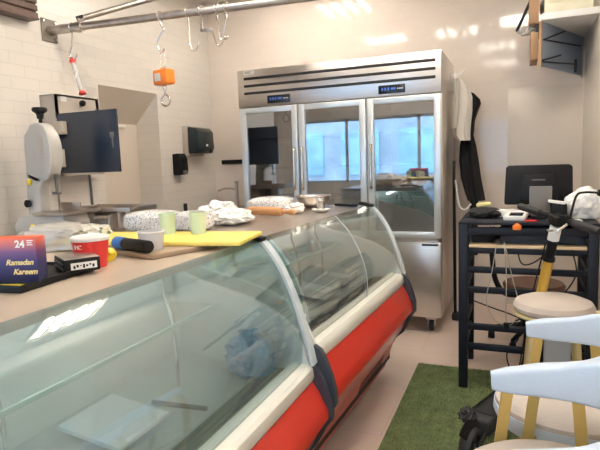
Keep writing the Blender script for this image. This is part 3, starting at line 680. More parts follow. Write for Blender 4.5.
# ------------------------------------------------------------------ meat rail
def rail_pt(f): return V((-3.0,2.87,2.296)).lerp(V((-.62,3.20,2.33)), f)
t = thing('meat_rail', 'steel overhead meat rail pipe fixed to the left wall', 'rail', (-3.0,2.87,2.2))
b = BM(); add_box(b, (XL+.006,2.87,2.296), (.012,.13,.15), bev=.002); pl = obj('wall_plate', b, 'plate', t)
for sy in (-1,1):
    for sz in (-1,1):
        b = BM(); add_cyl(b, (XL+.012,2.87+sy*.05,2.296+sz*.058), (XL+.02,2.87+sy*.05,2.296+sz*.058), .009, seg=6); obj('bolt', b, 'chrome', pl)
b = BM(); add_cyl(b, rail_pt(0)+V((.008,0,0)), rail_pt(1), .0245, seg=24); obj('pipe', b, 'galv', t)
b = BM(); add_cyl(b, rail_pt(.0)+V((.01,0,0)), rail_pt(.105), .031, seg=24, bev=.003); obj('socket', b, 'galv', t)
b = BM(); add_cyl(b, rail_pt(.095), rail_pt(.112), .036, seg=24); q = rail_pt(.104); add_box(b, (q.x,q.y,q.z+.04), (.014,.03,.03), bev=.003); obj('clamp', b, 'galv', t)
p0, p1 = V((-2.80,2.93,2.358)), V((-1.70,3.91,2.85)); b = BM(); add_cyl(b, p0, p1, .019, seg=20); obj('brace', b, 'galv', t)
b = BM(); add_cyl(b, p0, p0.lerp(p1,.03), .021, seg=20); obj('brace_cap', b, 'dark', t)
b = BM(); add_tube(b, [p0.lerp(p1,.04), rail_pt(.10)+V((0,0,.02))], .012, 10); obj('brace_lug', b, 'galv', t)
b = BM(); add_cyl(b, rail_pt(1)+V((0,0,-.06)), V((rail_pt(1).x,rail_pt(1).y,ZC)), .018, seg=16); obj('hanger', b, 'galv', t)
def fr(x): return (x+3.0)/(2.38)
def ring(bm, p, R=.031, r=.0038):
    """loop that rides over the pipe"""
    add_tube(bm, [p+V((0, R*math.cos(a), R*math.sin(a))) for a in [math.radians(k) for k in range(-60,250,22)]], r, 8); return bm
def s_hook(x, label, drop=.13, side=1, lean=0):
    p = rail_pt(fr(x)); t = thing('meat_hook', label, 'hook', p, 0, 'steel hooks hanging from the meat rail')
    b = BM(); ring(b, p); obj('rail_loop', b, 'chrome', t)
    z0 = p.z-.031
    b = BM(); add_tube(b, [(p.x,p.y,z0+.004),(p.x+lean*.3,p.y,z0-drop*.45),(p.x+lean,p.y,z0-drop*.8),(p.x+lean+side*.012,p.y,z0-drop),(p.x+lean+side*.04,p.y,z0-drop-.006),(p.x+lean+side*.062,p.y,z0-drop+.022),(p.x+lean+side*.066,p.y,z0-drop+.045)], lambda f: .0052*(1-.55*max(0,f-.75)*4), 10, 6)
    obj('hook', b, 'chrome', t); return t
s_hook(-2.814,'thin steel hook nearest the wall plate holding a red-capped tube',.17,1,-.04)
t5 = s_hook(-1.96,'steel hook with sharp curved tip next after the orange scale',.20,1,.0)
t = thing('meat_hook', 'swivel steel hook with offset arm, third after the orange scale', 'hook', rail_pt(fr(-1.87)), 0, 'steel hooks hanging from the meat rail')
p = rail_pt(fr(-1.87)); b = BM(); ring(b, p); obj('rail_loop', b, 'chrome', t)
b = BM(); add_tube(b, [(p.x,p.y,p.z-.028),(p.x+.004,p.y,p.z-.09)], .005, 8); obj('swivel_stem', b, 'chrome', t)
b = BM(); add_box(b, (p.x+.03,p.y,p.z-.122), (.085,.02,.022), rot=(0,.12,0), bev=.005); add_cyl(b, (p.x+.002,p.y,p.z-.12), (p.x+.002,p.y,p.z-.08), .011, seg=12); obj('swivel_block', b, 'galv', t)
b = BM(); add_tube(b, [(p.x+.07,p.y,p.z-.126),(p.x+.085,p.y,p.z-.17),(p.x+.10,p.y,p.z-.215),(p.x+.125,p.y,p.z-.225),(p.x+.15,p.y,p.z-.20)], lambda f: .005*(1-.6*max(0,f-.7)*3), 8, 6); obj('hook', b, 'chrome', t)
for x, lab, ln in ((-1.762,'paired steel hook, first of the two close together on the rail',.006),(-1.702,'paired steel hook, last one along the rail toward the refrigerator',-.035)):
    p = rail_pt(fr(x)); t = thing('meat_hook', lab, 'hook', p, 0, 'steel hooks hanging from the meat rail')
    b = BM(); ring(b, p); add_tube(b, [p+V((0,.0,.03)), p+V((.004,0,.055)), p+V((.02,0,.06))], .004, 8, 4); obj('rail_loop', b, 'chrome', t)
    b = BM(); add_cyl(b, p+V((0,0,-.075)), p+V((0,0,-.04)), .010, seg=12, bev=.002); obj('swivel', b, 'galv', t)
    b = BM(); add_tube(b, [p+V((0,0,-.028)), p+V((ln*.3,0,-.09)), p+V((ln*.8,0,-.14)), p+V((ln,0,-.17)), p+V((ln+.022,0,-.19)), p+V((ln+.04,0,-.175))], .0048, 8, 6); obj('hook', b, 'chrome', t)
# red-capped clear tube hanging from the first hook
t = thing('hanging_tube', 'clear plastic tube with red end caps hanging from the first hook', 'tube', (-2.81,2.90,1.86))
p = rail_pt(fr(-2.814)); ta = V((p.x-.02,p.y,p.z-.213)); tb = V((p.x+.045,p.y,p.z-.44))
b = BM(); add_cyl(b, ta, tb, .016, seg=20); obj('tube', b, 'clearplastic', t)
b = BM(); d = (tb-ta).normalized(); add_cyl(b, ta-d*.004, ta+d*.02, .023, .018, seg=20, bev=.003); add_tube(b, [ta, ta-d*.018+V((.006,0,0)), ta-d*.012+V((-.016,0,.002))], .005, 8, 4); obj('cap', b, 'bright_red', t)
b = BM(); add_cyl(b, tb-d*.018, tb+d*.006, .017, .027, seg=20, bev=.003); obj('cap', b, 'bright_red', t)
b = BM(); add_box(b, (ta+tb)/2+V((.0,-.0165,0)), (.012,.001,.08), rot=(0,.36,0)); obj('printed_strip', b, 'white', t)
# orange hanging scale
p = rail_pt(fr(-2.157)); t = thing('hanging_scale', 'orange digital hanging scale with steel hooks on the meat rail', 'scale', (p.x,p.y,p.z-.52))
b = BM(); ring(b, p); add_tube(b, [p+V((0,0,-.028)), p+V((.006,0,-.06)), p+V((.022,0,-.085)), p+V((-.004,0,-.115)), p+V((-.032,0,-.16)), p+V((-.030,0,-.20)), p+V((-.005,0,-.222)), p+V((.022,0,-.205))], .0055, 10, 6); obj('top_hook', b, 'chrome', t)
b = BM()
for s in (-1,1): add_tube(b, [p+V((s*.014,0,-.34)), p+V((s*.016,0,-.24)), p+V((s*.010,0,-.205))], .0045, 8, 3)
add_cyl(b, p+V((-.02,0,-.325)), p+V((.02,0,-.325)), .006, seg=10); obj('shackle', b, 'chrome', t)
b = BM(); add_box(b, p+V((.0,0,-.385)), (.14,.075,.098), rot=(0,0,-.25), bev=.012, seg=3); bd = obj('scale_body', b, 'orange', t)
b = BM(); add_box(b, p+V((-.022,-.041,-.388)), (.055,.004,.05), rot=(0,0,-.25), bev=.001); obj('screen', b, 'alu', bd)
b = BM(); add_box(b, p+V((.035,-.030,-.378)), (.014,.006,.05), rot=(0,0,-.25), bev=.002); obj('buttons', b, 'black', bd)
b = BM(); add_cyl(b, p+V((0,0,-.47)), p+V((0,0,-.43)), .013, seg=14, bev=.002); add_tube(b, [p+V((0,0,-.46)), p+V((-.004,0,-.49)), p+V((-.030,0,-.52)), p+V((-.026,0,-.555)), p+V((.004,0,-.57)), p+V((.032,0,-.55)), p+V((.030,0,-.52)), p+V((.008,0,-.495))], .0065, 10, 6); obj('bottom_hook', b, 'chrome', t)
# brown slatted piece high on the left wall
t = thing('slatted_panel', 'brown slatted panel mounted high on the left wall near the rail', 'slatted panel', (-2.95,2.1,2.32))
b = BM(); span(b, (XL+.002,1.50,2.33), (-2.915,2.70,2.80)); obj('panel_core', b, 'brownslat', t)
b = BM()
for k in range(10): add_box(b, (-2.908,2.10,2.343+k*.048), (.016,1.205,.036), bev=.004)
obj('slats', b, 'brownslat', t)
b = BM(); span(b, (XL+.002,1.49,2.318), (-2.898,2.705,2.330)); obj('bottom_trim', b, 'brownslat', t)

# ------------------------------------------------------------------ right side: console table and what stands on it
TX0, TX1, TY0, TY1, TZ = -.272, .372, 3.065, 3.52, .975
t = thing('console_table', 'dark navy metal frame console table with ladder rails and plywood shelf', 'table', ((TX0+TX1)/2,(TY0+TY1)/2,0))
for x in (TX0,TX1):
    for y in (TY0,TY1):
        b = BM(); add_box(b, (x,y,TZ/2+.008), (.05,.05,TZ-.016), bev=.004); obj('leg', b, 'navy', t)
for z in (.925,.818,.707,.592,.378,.262):
    b = BM(); add_box(b, ((TX0+TX1)/2,TY0,z), (TX1-TX0-.05,.035,.042 if z > .9 else .032), bev=.003); obj('front_rail', b, 'navy', t)
    for x in (TX0,TX1):
        b = BM(); add_box(b, (x,(TY0+TY1)/2,z), (.035,TY1-TY0-.05,.032), bev=.003); obj('side_rail', b, 'navy', t)
b = BM(); add_box(b, ((TX0+TX1)/2,TY1,.925), (TX1-TX0-.05,.035,.042), bev=.003); obj('back_rail', b, 'navy', t)
b = BM(); add_box(b, ((TX0+TX1)/2,(TY0+TY1)/2,.842), (TX1-TX0-.06,TY1-TY0+.03,.016), bev=.002); obj('shelf', b, 'shelfwood', t, label='pale plywood shelf')
b = BM(); add_box(b, ((TX0+TX1)/2,(TY0+TY1)/2,TZ-.006), (TX1-TX0+.05,TY1-TY0+.05,.014), bev=.003); obj('table_top', b, 'navy', t)
b = BM(); add_box(b, (.13,TY0+.16,.90), (.42,.26,.095), bev=.004); solo('till', b, 'navydoor', 'dark blue till box on the plywood shelf under the monitor', 'till')
# cables and adaptors on the shelf, left
t = thing('cable_bundle', 'bundle of black cables and adaptors on the table shelf corner', 'cables', (-.15,3.20,.85))
b = BM(); add_box(b, (-.18,3.16,.878), (.12,.10,.05), rot=(0,0,.2), bev=.008); obj('adaptor', b, 'black', t)
rnd = random.Random(3)
b = BM()
for k in range(9):
    pts = [(-.20+.15*rnd.random(), 3.12+.12*rnd.random(), .865+.07*rnd.random()) for _ in range(6)]
    add_tube(b, pts, .005, 6, 5)
obj('coil', b, 'blackmatte', t)
ZTT = TZ+.001
t = thing('pos_monitor', 'black touch monitor seen from behind on the console table', 'monitor', (.115,3.36,ZTT))
b = BM(); 
pr = [(-.178,1.045),(.178,1.045),(.182,1.06),(.176,1.262),(.160,1.274),(-.160,1.274),(-.174,1.262),(-.182,1.06)]
add_prism(b, [(x+.115,z) for x,z in pr], 1, 3.345, 3.375); bmesh.ops.bevel(b, geom=b.edges[:], offset=.006, segments=2, affect='EDGES', profile=.5); sc = obj('screen_case', b, 'black', t)
b = BM(); add_prism(b, [(.02,1.06),(.21,1.06),(.22,1.10),(.20,1.22),(.03,1.22),(.01,1.10)], 1, 3.318, 3.35); bmesh.ops.bevel(b, geom=b.edges[:], offset=.008, segments=2, affect='EDGES', profile=.5); obj('back_housing', b, 'black', sc)
b = BM(); add_box(b, (.115,3.3175,1.19), (.07,.002,.008)); obj('badge', b, 'greyplastic', sc)
b = BM(); add_box(b, (.115,3.372,1.16), (.31,.008,.20)); obj('screen', b, 'screenblack', sc)
b = BM(); add_box(b, (.115,3.36,ZTT+.008), (.20,.16,.016), bev=.005); obj('foot', b, 'black', t)
b = BM(); add_box(b, (.115,3.375,1.04), (.06,.03,.12), bev=.005); obj('neck', b, 'black', t)
t = thing('customer_display', 'flat grey rectangular customer display standing before the black monitor', 'display', (.125,3.25,ZTT))
b = BM(); add_box(b, (.125,3.25,1.075), (.115,.02,.165), bev=.003); obj('display_panel', b, 'displaygrey', t)
b = BM(); add_box(b, (.125,3.25,ZTT+.006), (.09,.07,.012), bev=.003); obj('base', b, 'black', t)
t = thing('card_reader', 'white card terminal with dark screen beside the monitor', 'card reader', (.005,3.20,ZTT))
b = BM(); add_box(b, (.0,3.20,ZTT+.022), (.115,.16,.028), rot=(.12,0,-.15), bev=.008); cr = obj('case', b, 'white', t)
b = BM(); add_box(b, (.002,3.165,ZTT+.033), (.07,.075,.004), rot=(.12,0,-.15), bev=.001); obj('screen', b, 'screenblack', cr)
b = BM(); add_box(b, (-.06,3.36,ZTT+.02), (.12,.10,.04), rot=(0,0,.2), bev=.004); solo('paper_stack', b, 'paper', 'stack of white papers behind the white card terminal', 'papers')
b = BM(); add_box(b, (.24,3.13,ZTT+.005), (.16,.07,.008), rot=(0,0,.1), bev=.001); solo('receipt', b, 'paper', 'white receipt slip lying at the table front under handlebar', 'paper')
t = thing('label_printer', 'small black box printer with white top behind scooter handlebar', 'printer', (.20,3.20,ZTT))
b = BM(); add_box(b, (.215,3.22,ZTT+.045), (.08,.08,.088), bev=.006); obj('case', b, 'black', t)
b = BM(); add_box(b, (.205,3.21,ZTT+.096), (.085,.06,.014), rot=(0,.15,0), bev=.004); obj('paper_roll', b, 'white', t)
b = BM(); add_box(b, (.07,3.11,ZTT+.004), (.06,.03,.006), rot=(0,0,.3)); solo('receipt', b, 'bright_red', 'thin red slip on the table before the card terminal', 'paper')
b = BM(); add_lathe(b, [(0,0),(.016,0),(.019,.008),(.016,.018),(0,.02)], (0,0,0), 14, Matrix.Translation((.005,3.047,.955)) @ Matrix.Rotation(PI/2,4,'X')); b2 = b; add_box(b2, (.005,3.04,.95), (.045,.012,.028), bev=.006); solo('plastic_tag', b2, 'orange', 'small orange plastic tag fixed on the table front rail', 'tag')
b = BM(); add_box(b, (0,0,.014), (.085,.05,.026), bev=.01, seg=3); bmesh.ops.rotate(b, cent=(0,0,0), matrix=Euler((0,-.12,.2)).to_matrix(), verts=b.verts); bmesh.ops.translate(b, vec=(-.185,3.44,ZTT+.048), verts=b.verts)
solo('sponge', b, mat('pale_yellow_foam', (.82,.74,.34), .8), 'pale yellow sponge on the dark bag at the table corner', 'sponge')
b = BM(); add_blob(b, (-.17,3.36,ZTT+.022), (.10,.13,.03), .25, 2.4, 4, 30); solo('pouch', b, 'blackmatte', 'flat black pouch lying on the left corner of the table', 'pouch')
b = BM(); add_blob(b, (.348,3.235,ZTT+.075), (.105,.075,.09), .24, 1.6, 5, 41); solo('plastic_bag', b, mat('white_bag_film', (.80,.79,.77), .45, bump=.3, bscale=30), 'crumpled white plastic bag on the table beside the monitor', 'bag')
t = thing('gooseneck_lamp', 'thin black gooseneck rising beside the white plastic bag', 'gooseneck', (.262,3.12,ZTT))
b = BM(); add_tube(b, [(.262,3.12,ZTT),(.275,3.12,1.05),(.295,3.13,1.115),(.33,3.14,1.128),(.40,3.16,1.125)], .006, 8, 6); obj('stem', b, 'black', t)
b = BM(); add_cyl(b, (.262,3.12,ZTT), (.262,3.12,ZTT+.012), .025, seg=18); obj('base', b, 'black', t)
b = BM(); add_cyl(b, (.395,3.16,1.125), (.43,3.165,1.12), .016, .022, seg=16); obj('head', b, 'black', t)
# loose hanging cables under the table
def cable(pts, m, label, r=.004): 
    b = BM(); add_tube(b, pts, r, 6, 8); return solo('cable', b, m, label, 'cable')
YC = 3.0
cable([(-.10,3.13,.86),(-.10,3.03,.84),(-.12,3.0,.70),(-.145,3.0,.55),(-.10,3.01,.44),(-.02,3.01,.42),(.02,3.01,.52),(-.02,3.02,.70),(-.05,3.03,.84),(-.06,3.13,.862)], 'panelgrey', 'pale looped cable hanging in front of the table rails', .0022)
cable([(-.06,3.14,.87),(-.055,3.02,.84),(-.045,3.0,.7),(-.045,3.0,.5),(-.042,3.0,.43)], 'panelgrey', 'pale cable dropping straight to a black plug', .0025)
b = BM(); add_box(b, (-.042,3.0,.415), (.03,.03,.035), bev=.006); solo('plug', b, 'black', 'small black plug dangling on the straight pale cable', 'plug')
cable([(-.27,3.22,.50),(-.12,3.25,.44),(.0,3.25,.40),(.16,3.2,.33)], 'black', 'black cable strung across under the table')
cable([(.0,3.16,.87),(.03,3.24,.72),(.10,3.27,.72),(.18,3.26,.80),(.20,3.24,.83)], 'black', 'black sagging cable below the plywood shelf')
cable([(.27,3.02,.84),(.29,3.01,.72),(.24,3.005,.62),(.17,3.01,.56),(.16,3.02,.62)], 'black', 'black cable loop at the right of the table rails')
cable([(-.02,3.2,.36),(.02,3.16,.30),(-.04,3.15,.20),(.0,3.2,.06),(.08,3.25,.012)], 'black', 'black cable coiling down to the floor under the table')
cable([(.0,3.22,.38),(.10,3.22,.42),(.15,3.2,.37),(.06,3.17,.34),(-.01,3.17,.36),(.07,3.19,.40)], 'black', 'black cable coil resting at the power strip')
# swivel chair behind the table
t = thing('swivel_chair', 'dark swivel chair with curved arm behind the console table', 'chair', (.08,3.98,0))
b = BM(); add_lathe(b, [(0,.39),(.16,.39),(.20,.405),(.205,.425),(.19,.443),(0,.447)], (.12,3.98,0), 32); obj('seat', b, mat('brown_leatherette', (.12,.055,.035), .5), t)
b = BM(); add_tube(b, [(-.15,3.74,.80),(-.145,3.74,.64),(-.12,3.74,.49),(-.05,3.76,.40),(.10,3.86,.385)], .018, 10, 6); obj('arm', b, 'black', t)
b = BM(); add_cyl(b, (.10,3.98,.14), (.10,3.98,.39), .025, seg=16); obj('column', b, 'black', t)
b = BM()
for k in range(5):
    a = 2*PI*k/5+.5; add_tube(b, [(.10,3.98,.14),(.10+.26*math.cos(a),3.98+.26*math.sin(a),.085)], lambda f: .022-.008*f, 8)
obj('star_base', b, 'black', t)
for k in range(5):
    a = 2*PI*k/5+.5; c = V((.10+.26*math.cos(a),3.98+.26*math.sin(a),.032)); b = BM(); add_cyl(b, c+V((-.022,0,0)), c+V((.022,0,0)), .032, seg=18, bev=.005); add_box(b, c+V((0,0,.03)), (.03,.05,.035), bev=.008); obj('caster', b, 'black', t)
t = thing('power_strip', 'black power strip with red switch on floor under the table', 'power strip', (.15,3.28,.0))
b = BM(); add_box(b, (.12,3.34,.35), (.17,.10,.05), bev=.01); obj('case', b, 'black', t)
b = BM(); add_box(b, (.14,3.285,.362), (.07,.02,.028), bev=.005); obj('switch', b, 'bright_red', t)
b = BM(); add_box(b, (.12,3.36,.165), (.14,.10,.33), bev=.01); obj('stand_box', b, 'black', t)
b = BM(); add_box(b, (.205,2.955,.257), (.125,.07,.50), bev=.006); b3 = solo('carton', b, 'lightblue', 'tall pale blue box standing behind the round stool', 'box')

# ------------------------------------------------------------------ scooter
t = thing('electric_scooter', 'black electric scooter with yellow stem section parked at the console table', 'scooter', (.0,2.65,.01))
S0, S1 = V((.045,2.955,.16)), V((.180,2.795,1.005))
def sp(f): return S0.lerp(S1, f)
b = BM(); add_cyl(b, sp(0), sp(.97), .0235, seg=20); obj('stem', b, 'black', t)
b = BM(); add_cyl(b, sp(.775), sp(.80), .029, seg=20, bev=.003); obj('stem_latch', b, 'black', t)
b = BM(); add_cyl(b, sp(.25), sp(.78), .025, seg=20); obj('stem_sleeve', b, 'scootyellow', t, label='yellow stem sleeve')
b = BM(); add_cyl(b, sp(.90), sp(.985), .027, seg=20, bev=.004); obj('collar', b, 'white', t, label='white collar')
H0, H1 = V((.018,3.035,1.065)), V((.335,2.56,1.0)); hm = H0.lerp(H1,.47)
b = BM(); add_cyl(b, H0, H1, .0135, seg=18); hb = obj('handlebar', b, 'black', t)
for a, e in ((0,.30),(.72,1)):
    b = BM(); add_cyl(b, H0.lerp(H1,a), H0.lerp(H1,e), .0185, seg=18, bev=.003); obj('grip', b, 'rubber', hb)
b = BM(); add_box(b, sp(1.02), (.06,.08,.05), rot=(.2,0,.4), bev=.01); obj('head_clamp', b, 'black', t)
b = BM(); add_box(b, H0.lerp(H1,.62)+V((-.005,-.0,.012)), (.04,.05,.03), rot=(0,0,.3), bev=.006); obj('throttle', b, 'black', t)
b = BM(); c = H0.lerp(H1,.66); add_tube(b, [c+V((-.01,-.02,-.01)), c+V((-.05,-.04,-.035)), c+V((-.09,-.01,-.04))], .006, 8, 4); obj('brake_lever', b, 'chrome', t)
dd = (V((-.196,2.30,.1))-V((.03,2.93,.1))); dd.z = 0; dd.normalize(); ang = math.atan2(dd.y,dd.x)
dc = V((-.045,2.63,.150)); Rz = Matrix.Rotation(ang,3,'Z')
b = BM(); add_box(b, dc, (.62,.12,.075), rot=Rz, bev=.02, seg=3); obj('deck', b, 'rubber', t)
b = BM(); add_box(b, dc+V((0,0,.0395)), (.50,.09,.004), rot=Rz, bev=.001); obj('grip_mat', b, 'blackmatte', t)
b = BM(); add_tube(b, [dc-dd*.27, dc-dd*.34+V((0,0,.02)), sp(.06)], .026, 12, 5); obj('neck', b, 'black', t)
wr = dc+dd*.37; wr.z = .09; nn = V((-dd.y,dd.x,0))
wf = V((.048,2.985,.09))
for wc in (wr, wf):
    b = BM(); add_lathe(b, [(.050,-.022),(.068,-.026),(.078,-.016),(.082,0),(.078,.016),(.068,.026),(.050,.022),(.050,-.022)], wc, 32, nn.to_track_quat('Z','Y').to_matrix().to_4x4()); wo = obj('wheel', b, 'rubber', t)
    b = BM(); add_cyl(b, wc-nn*.014, wc+nn*.014, .051, seg=28, bev=.003); add_cyl(b, wc-nn*.026, wc+nn*.026, .016, seg=14); obj('hub', b, 'rubber', wo)
b = BM()
add_tube(b, [wr + dd*(-.096*math.cos(math.radians(k))) + V((0,0,.096*math.sin(math.radians(k)))) for k in range(10,150,10)], 0, section=lambda f: [(-.028,-.003),(.028,-.003),(.028,.003),(-.028,.003)])
obj('rear_fender', b, 'black', t)
b = BM()
for s in (-1,1): add_tube(b, [dc+dd*.26+nn*s*.034, wr+nn*s*.034], .012, 8)
obj('rear_fork', b, 'black', t)
b = BM()
for s in (-1,1): add_tube(b, [sp(.03)+nn*s*.032, wf+nn*s*.032], .011, 8)
obj('front_fork', b, 'black', t)
b = BM(); add_tube(b, [sp(.9)+V((-.03,-.02,0)), sp(.6)+V((-.04,-.02,0)), sp(.3)+V((-.035,-.02,0)), sp(.02)+V((-.03,-.02,0)), dc-dd*.2+V((-.03,0,.05)), dc+dd*.28+V((-.05,0,.05))], .004, 6, 6); obj('brake_cable', b, 'black', t)
b = BM(); add_blob(b, wr+V((-.02,.05,.115)), (.035,.05,.025), .4, 3, 4, 50); obj('cable_wrap', b, 'rubber', t)

# ------------------------------------------------------------------ artificial turf mat
RX0, RX1, RY0, RY1 = -.58, .42, .55, 3.36
t = thing('turf_mat', 'green artificial grass mat on the floor beside the counters', 'mat', ((RX0+RX1)/2,(RY0+RY1)/2,0))
b = BM(); span(b, (RX0,RY0,0), (RX1,RY1,.006)); obj('mat_backing', b, 'turf', t)
rnd = random.Random(11); vs = []; fs = []
cx_, cy_ = (RX0+RX1)/2, (RY0+RY1)/2
for k in range(60000):
    x = rnd.uniform(RX0+.004,RX1-.004); y = rnd.uniform(RY0+.004,RY1-.004)
    if y < 1.6: 
        if rnd.random() < .7: continue
    a = rnd.uniform(0,2*PI); h = rnd.uniform(.010,.019); ln = rnd.uniform(0,.008); a2 = rnd.uniform(0,2*PI); wv = .0016
    i = len(vs); dx, dy = math.cos(a)*wv, math.sin(a)*wv
    x -= cx_; y -= cy_
    vs += [(x-dx,y-dy,.005),(x+dx,y+dy,.005),(x+math.cos(a2)*ln,y+math.sin(a2)*ln,.005+h)]; fs.append((i,i+1,i+2))
me = bpy.data.meshes.new('grass_blades'); me.from_pydata(vs,[],fs); me.materials.append(M['blade'])
o = bpy.data.objects.new('grass_blades', me); col.objects.link(o); o.parent = t; o['kind'] = 'stuff'

# ------------------------------------------------------------------ stools and arm chairs
ZG = .007
def flat_leg(bm, p0, p1, w=.034, d=.02):
    add_tube(bm, [p0, p1], 0, section=lambda f: [(-w/2,-d/2),(w/2,-d/2),(w/2,d/2),(-w/2,d/2)], up=(0,1,.01)); return bm
t = thing('bar_stool', 'round bar stool with domed beige seat and pale gold ring', 'stool', (.170,2.73,ZG))
zs = .60
b = BM(); add_lathe(b, [(0,-.02),(.165,-.02),(.178,-.006),(.180,.010),(.168,.032),(.13,.047),(.06,.053),(0,.054)], (0,0,zs), 40); obj('seat', b, 'seat', t, False)
b = BM(); add_lathe(b, [(.15,-.034),(.176,-.034),(.180,-.027),(.176,-.019),(.15,-.019),(.15,-.034)], (0,0,zs), 40); obj('seat_ring', b, 'goldpale', t, False)
for k in range(4):
    a = PI/4+k*PI/2; b = BM(); add_tube(b, [(.125*math.cos(a),.125*math.sin(a),zs-.022),(.185*math.cos(a),.185*math.sin(a),0)], lambda f: .0155-.003*f, 12); obj('leg', b, 'goldpale', t, False)
b = BM(); add_lathe(b, [(.150,.21),(.158,.205),(.166,.21),(.158,.217),(.150,.21)], (0,0,0), 36); obj('foot_ring', b, 'goldpale', t, False)
b = BM(); add_tube(b, [(.165,.04,zs-.026),(.24,.045,zs-.02),(.262,.046,zs-.015)], .012, 10, 3); obj('side_bar', b, 'goldpale', t, False)

def rr_section(w, h, r=.014):
    pts = []
    for cx, cy, a0 in ((w/2-r,h/2-r,0),(-w/2+r,h/2-r,90),(-w/2+r,-h/2+r,180),(w/2-r,-h/2+r,270)):
        for k in range(4): a = math.radians(a0+k*30); pts.append((cx+r*math.cos(a), cy+r*math.sin(a)))
    return pts
def arm_chair(label, x, y, rz):
    """faces local -x; C-shaped back rail open toward -x"""
    t = thing('bar_chair', label, 'chair', (x,y,ZG), rz, 'bar chairs with pale blue wrap-round backs')
    zs = .592
    b = BM(); add_lathe(b, [(0,-.045),(.17,-.045),(.185,-.035),(.195,-.01),(.192,.006),(.17,.022),(.08,.03),(0,.031)], (0,0,zs), 44)
    bmesh.ops.scale(b, vec=(1.08,1,1), verts=b.verts); obj('seat', b, 'seat', t, False)
    b = BM(); add_lathe(b, [(.17,-.062),(.188,-.058),(.199,-.03),(.197,-.006),(.190,-.008),(.188,-.03),(.17,-.05),(.17,-.062)], (0,0,zs), 44)
    bmesh.ops.scale(b, vec=(1.08,1,1), verts=b.verts); obj('seat_border', b, 'leather', t, False, label='pale blue leather seat border')
    R = .206; pts = [(-.13,R,0),(-.06,R+.004,0)]+[(R*1.06*math.cos(a),R*math.sin(a),0) for a in [math.radians(k) for k in range(84,-85,-12)]]+[(-.06,-R-.004,0),(-.13,-R,0)]
    # height of the rail: low arms, tall back
    P = smooth_pts([(p[0],p[1],.752) for p in pts], 3)
    hgt = lambda f: .060+.088*math.sin(PI*f)**1.15
    P = [V((p.x,p.y,.715+hgt(i/(len(P)-1))/2)) for i, p in enumerate(P)]
    def sec(f):
        e = min(f,1-f); k = min(1, .55+e*14); return rr_section(.040*k, hgt(f)*min(1,.8+e*7), .012*k)
    b = BM(); add_tube(b, P, 0, section=sec, up=(0,0,1)); obj('back_rail', b, 'leather', t, False, label='pale blue leather wrap-round back rail', ang=50)
    for sx, sy in ((-.090,1),(.075,1),(-.090,-1),(.075,-1)):
        top = V((sx,sy*(.204 if sx < 0 else .200),.722)); bot = V((sx*1.6+(-.03 if sx < 0 else .03),sy*.212,0))
        b = BM(); flat_leg(b, bot, top, .028, .020); obj('leg', b, 'gold', t, False)
    b = BM()
    for sy in (-1,1): add_tube(b, [(-.14,sy*.206,.24),(.12,sy*.206,.24)], .009, 8)
    add_tube(b, [(-.145,-.206,.25),(-.145,.206,.25)], .009, 8); obj('foot_bar', b, 'gold', t, False)
    b = BM()
    for sy in (-1,1): add_tube(b, [(-.10,sy*.20,zs-.03),(-.09,sy*.14,zs-.045)], .010, 8); add_tube(b, [(.08,sy*.198,zs-.03),(.08,sy*.14,zs-.045)], .010, 8)
    obj('seat_bracket', b, 'gold', t, False)
    return t
arm_chair('bar chair with pale blue wrap-round back, the farther one behind the nearest', .155, 1.69, math.radians(-3))
arm_chair('bar chair with pale blue wrap-round back, nearest the viewer at the corner', .085, 1.232, math.radians(3))

# ------------------------------------------------------------------ clothes, mop stick by the refrigerator
def drape(name_pts, th, m, name, parent, lab=None):
    """lofted cloth: rows of (z, x0, x1, y) with vertical folds"""
    t = bmesh.new(); n = 22; rows = []
    for j, (z, x0, x1, y) in enumerate(name_pts):
        row = []
        for side in (0,1):
            for k in range(n+1):
                u = k/n if side == 0 else 1-k/n
                fold = .014*math.sin(u*11+j*.35)+.008*math.sin(u*23+j)
                row.append(t.verts.new((x0+(x1-x0)*u, y+fold+(th/2 if side else -th/2)*(.3+.7*math.sin(PI*u)), z)))
        rows.append(row)
    for A, B in zip(rows, rows[1:]):
        for k in range(len(A)): t.faces.new((A[k],A[(k+1)%len(A)],B[(k+1)%len(A)],B[k]))
    t.faces.new(rows[0]); t.faces.new(rows[-1][::-1])
    return obj(name, t, m, parent, label=lab, ang=60)
YK = 4.55
t = thing('wall_hook', 'white plastic hook holding the clothes at the refrigerator side', 'hook', (-.49,YK,1.93))
b = BM(); add_box(b, (-.499,YK,1.965), (.010,.07,.09), bev=.003); obj('hook_plate', b, 'white', t)
b = BM(); add_tube(b, [(-.495,YK,1.99),(-.45,YK,1.985),(-.42,YK,1.99),(-.405,YK,2.02)], .009, 8, 4); add_cyl(b, (-.47,YK,1.965), (-.47,YK,2.0), .02, .006, seg=12); obj('hook_arm', b, 'white', t)
t = thing('jacket', 'cream white work jacket hanging beside the refrigerator', 'jacket', (-.41,YK,1.45))
drape([(1.955,-.475,-.415,YK),(1.93,-.480,-.39,YK-.02),(1.88,-.482,-.36,YK-.03),(1.80,-.484,-.335,YK-.03),(1.70,-.486,-.335,YK-.03),(1.60,-.486,-.345,YK-.03),(1.51,-.484,-.35,YK-.03),(1.46,-.445,-.35,YK-.03)], .07, 'cloth_white', 'body', t)
drape([(1.93,-.478,-.43,YK-.08),(1.80,-.484,-.425,YK-.09),(1.66,-.485,-.43,YK-.09),(1.56,-.484,-.44,YK-.09)], .05, 'cloth_white', 'sleeve', t)
t = thing('trousers', 'black trousers hanging below and behind the cream jacket', 'trousers', (-.36,4.66,.95))
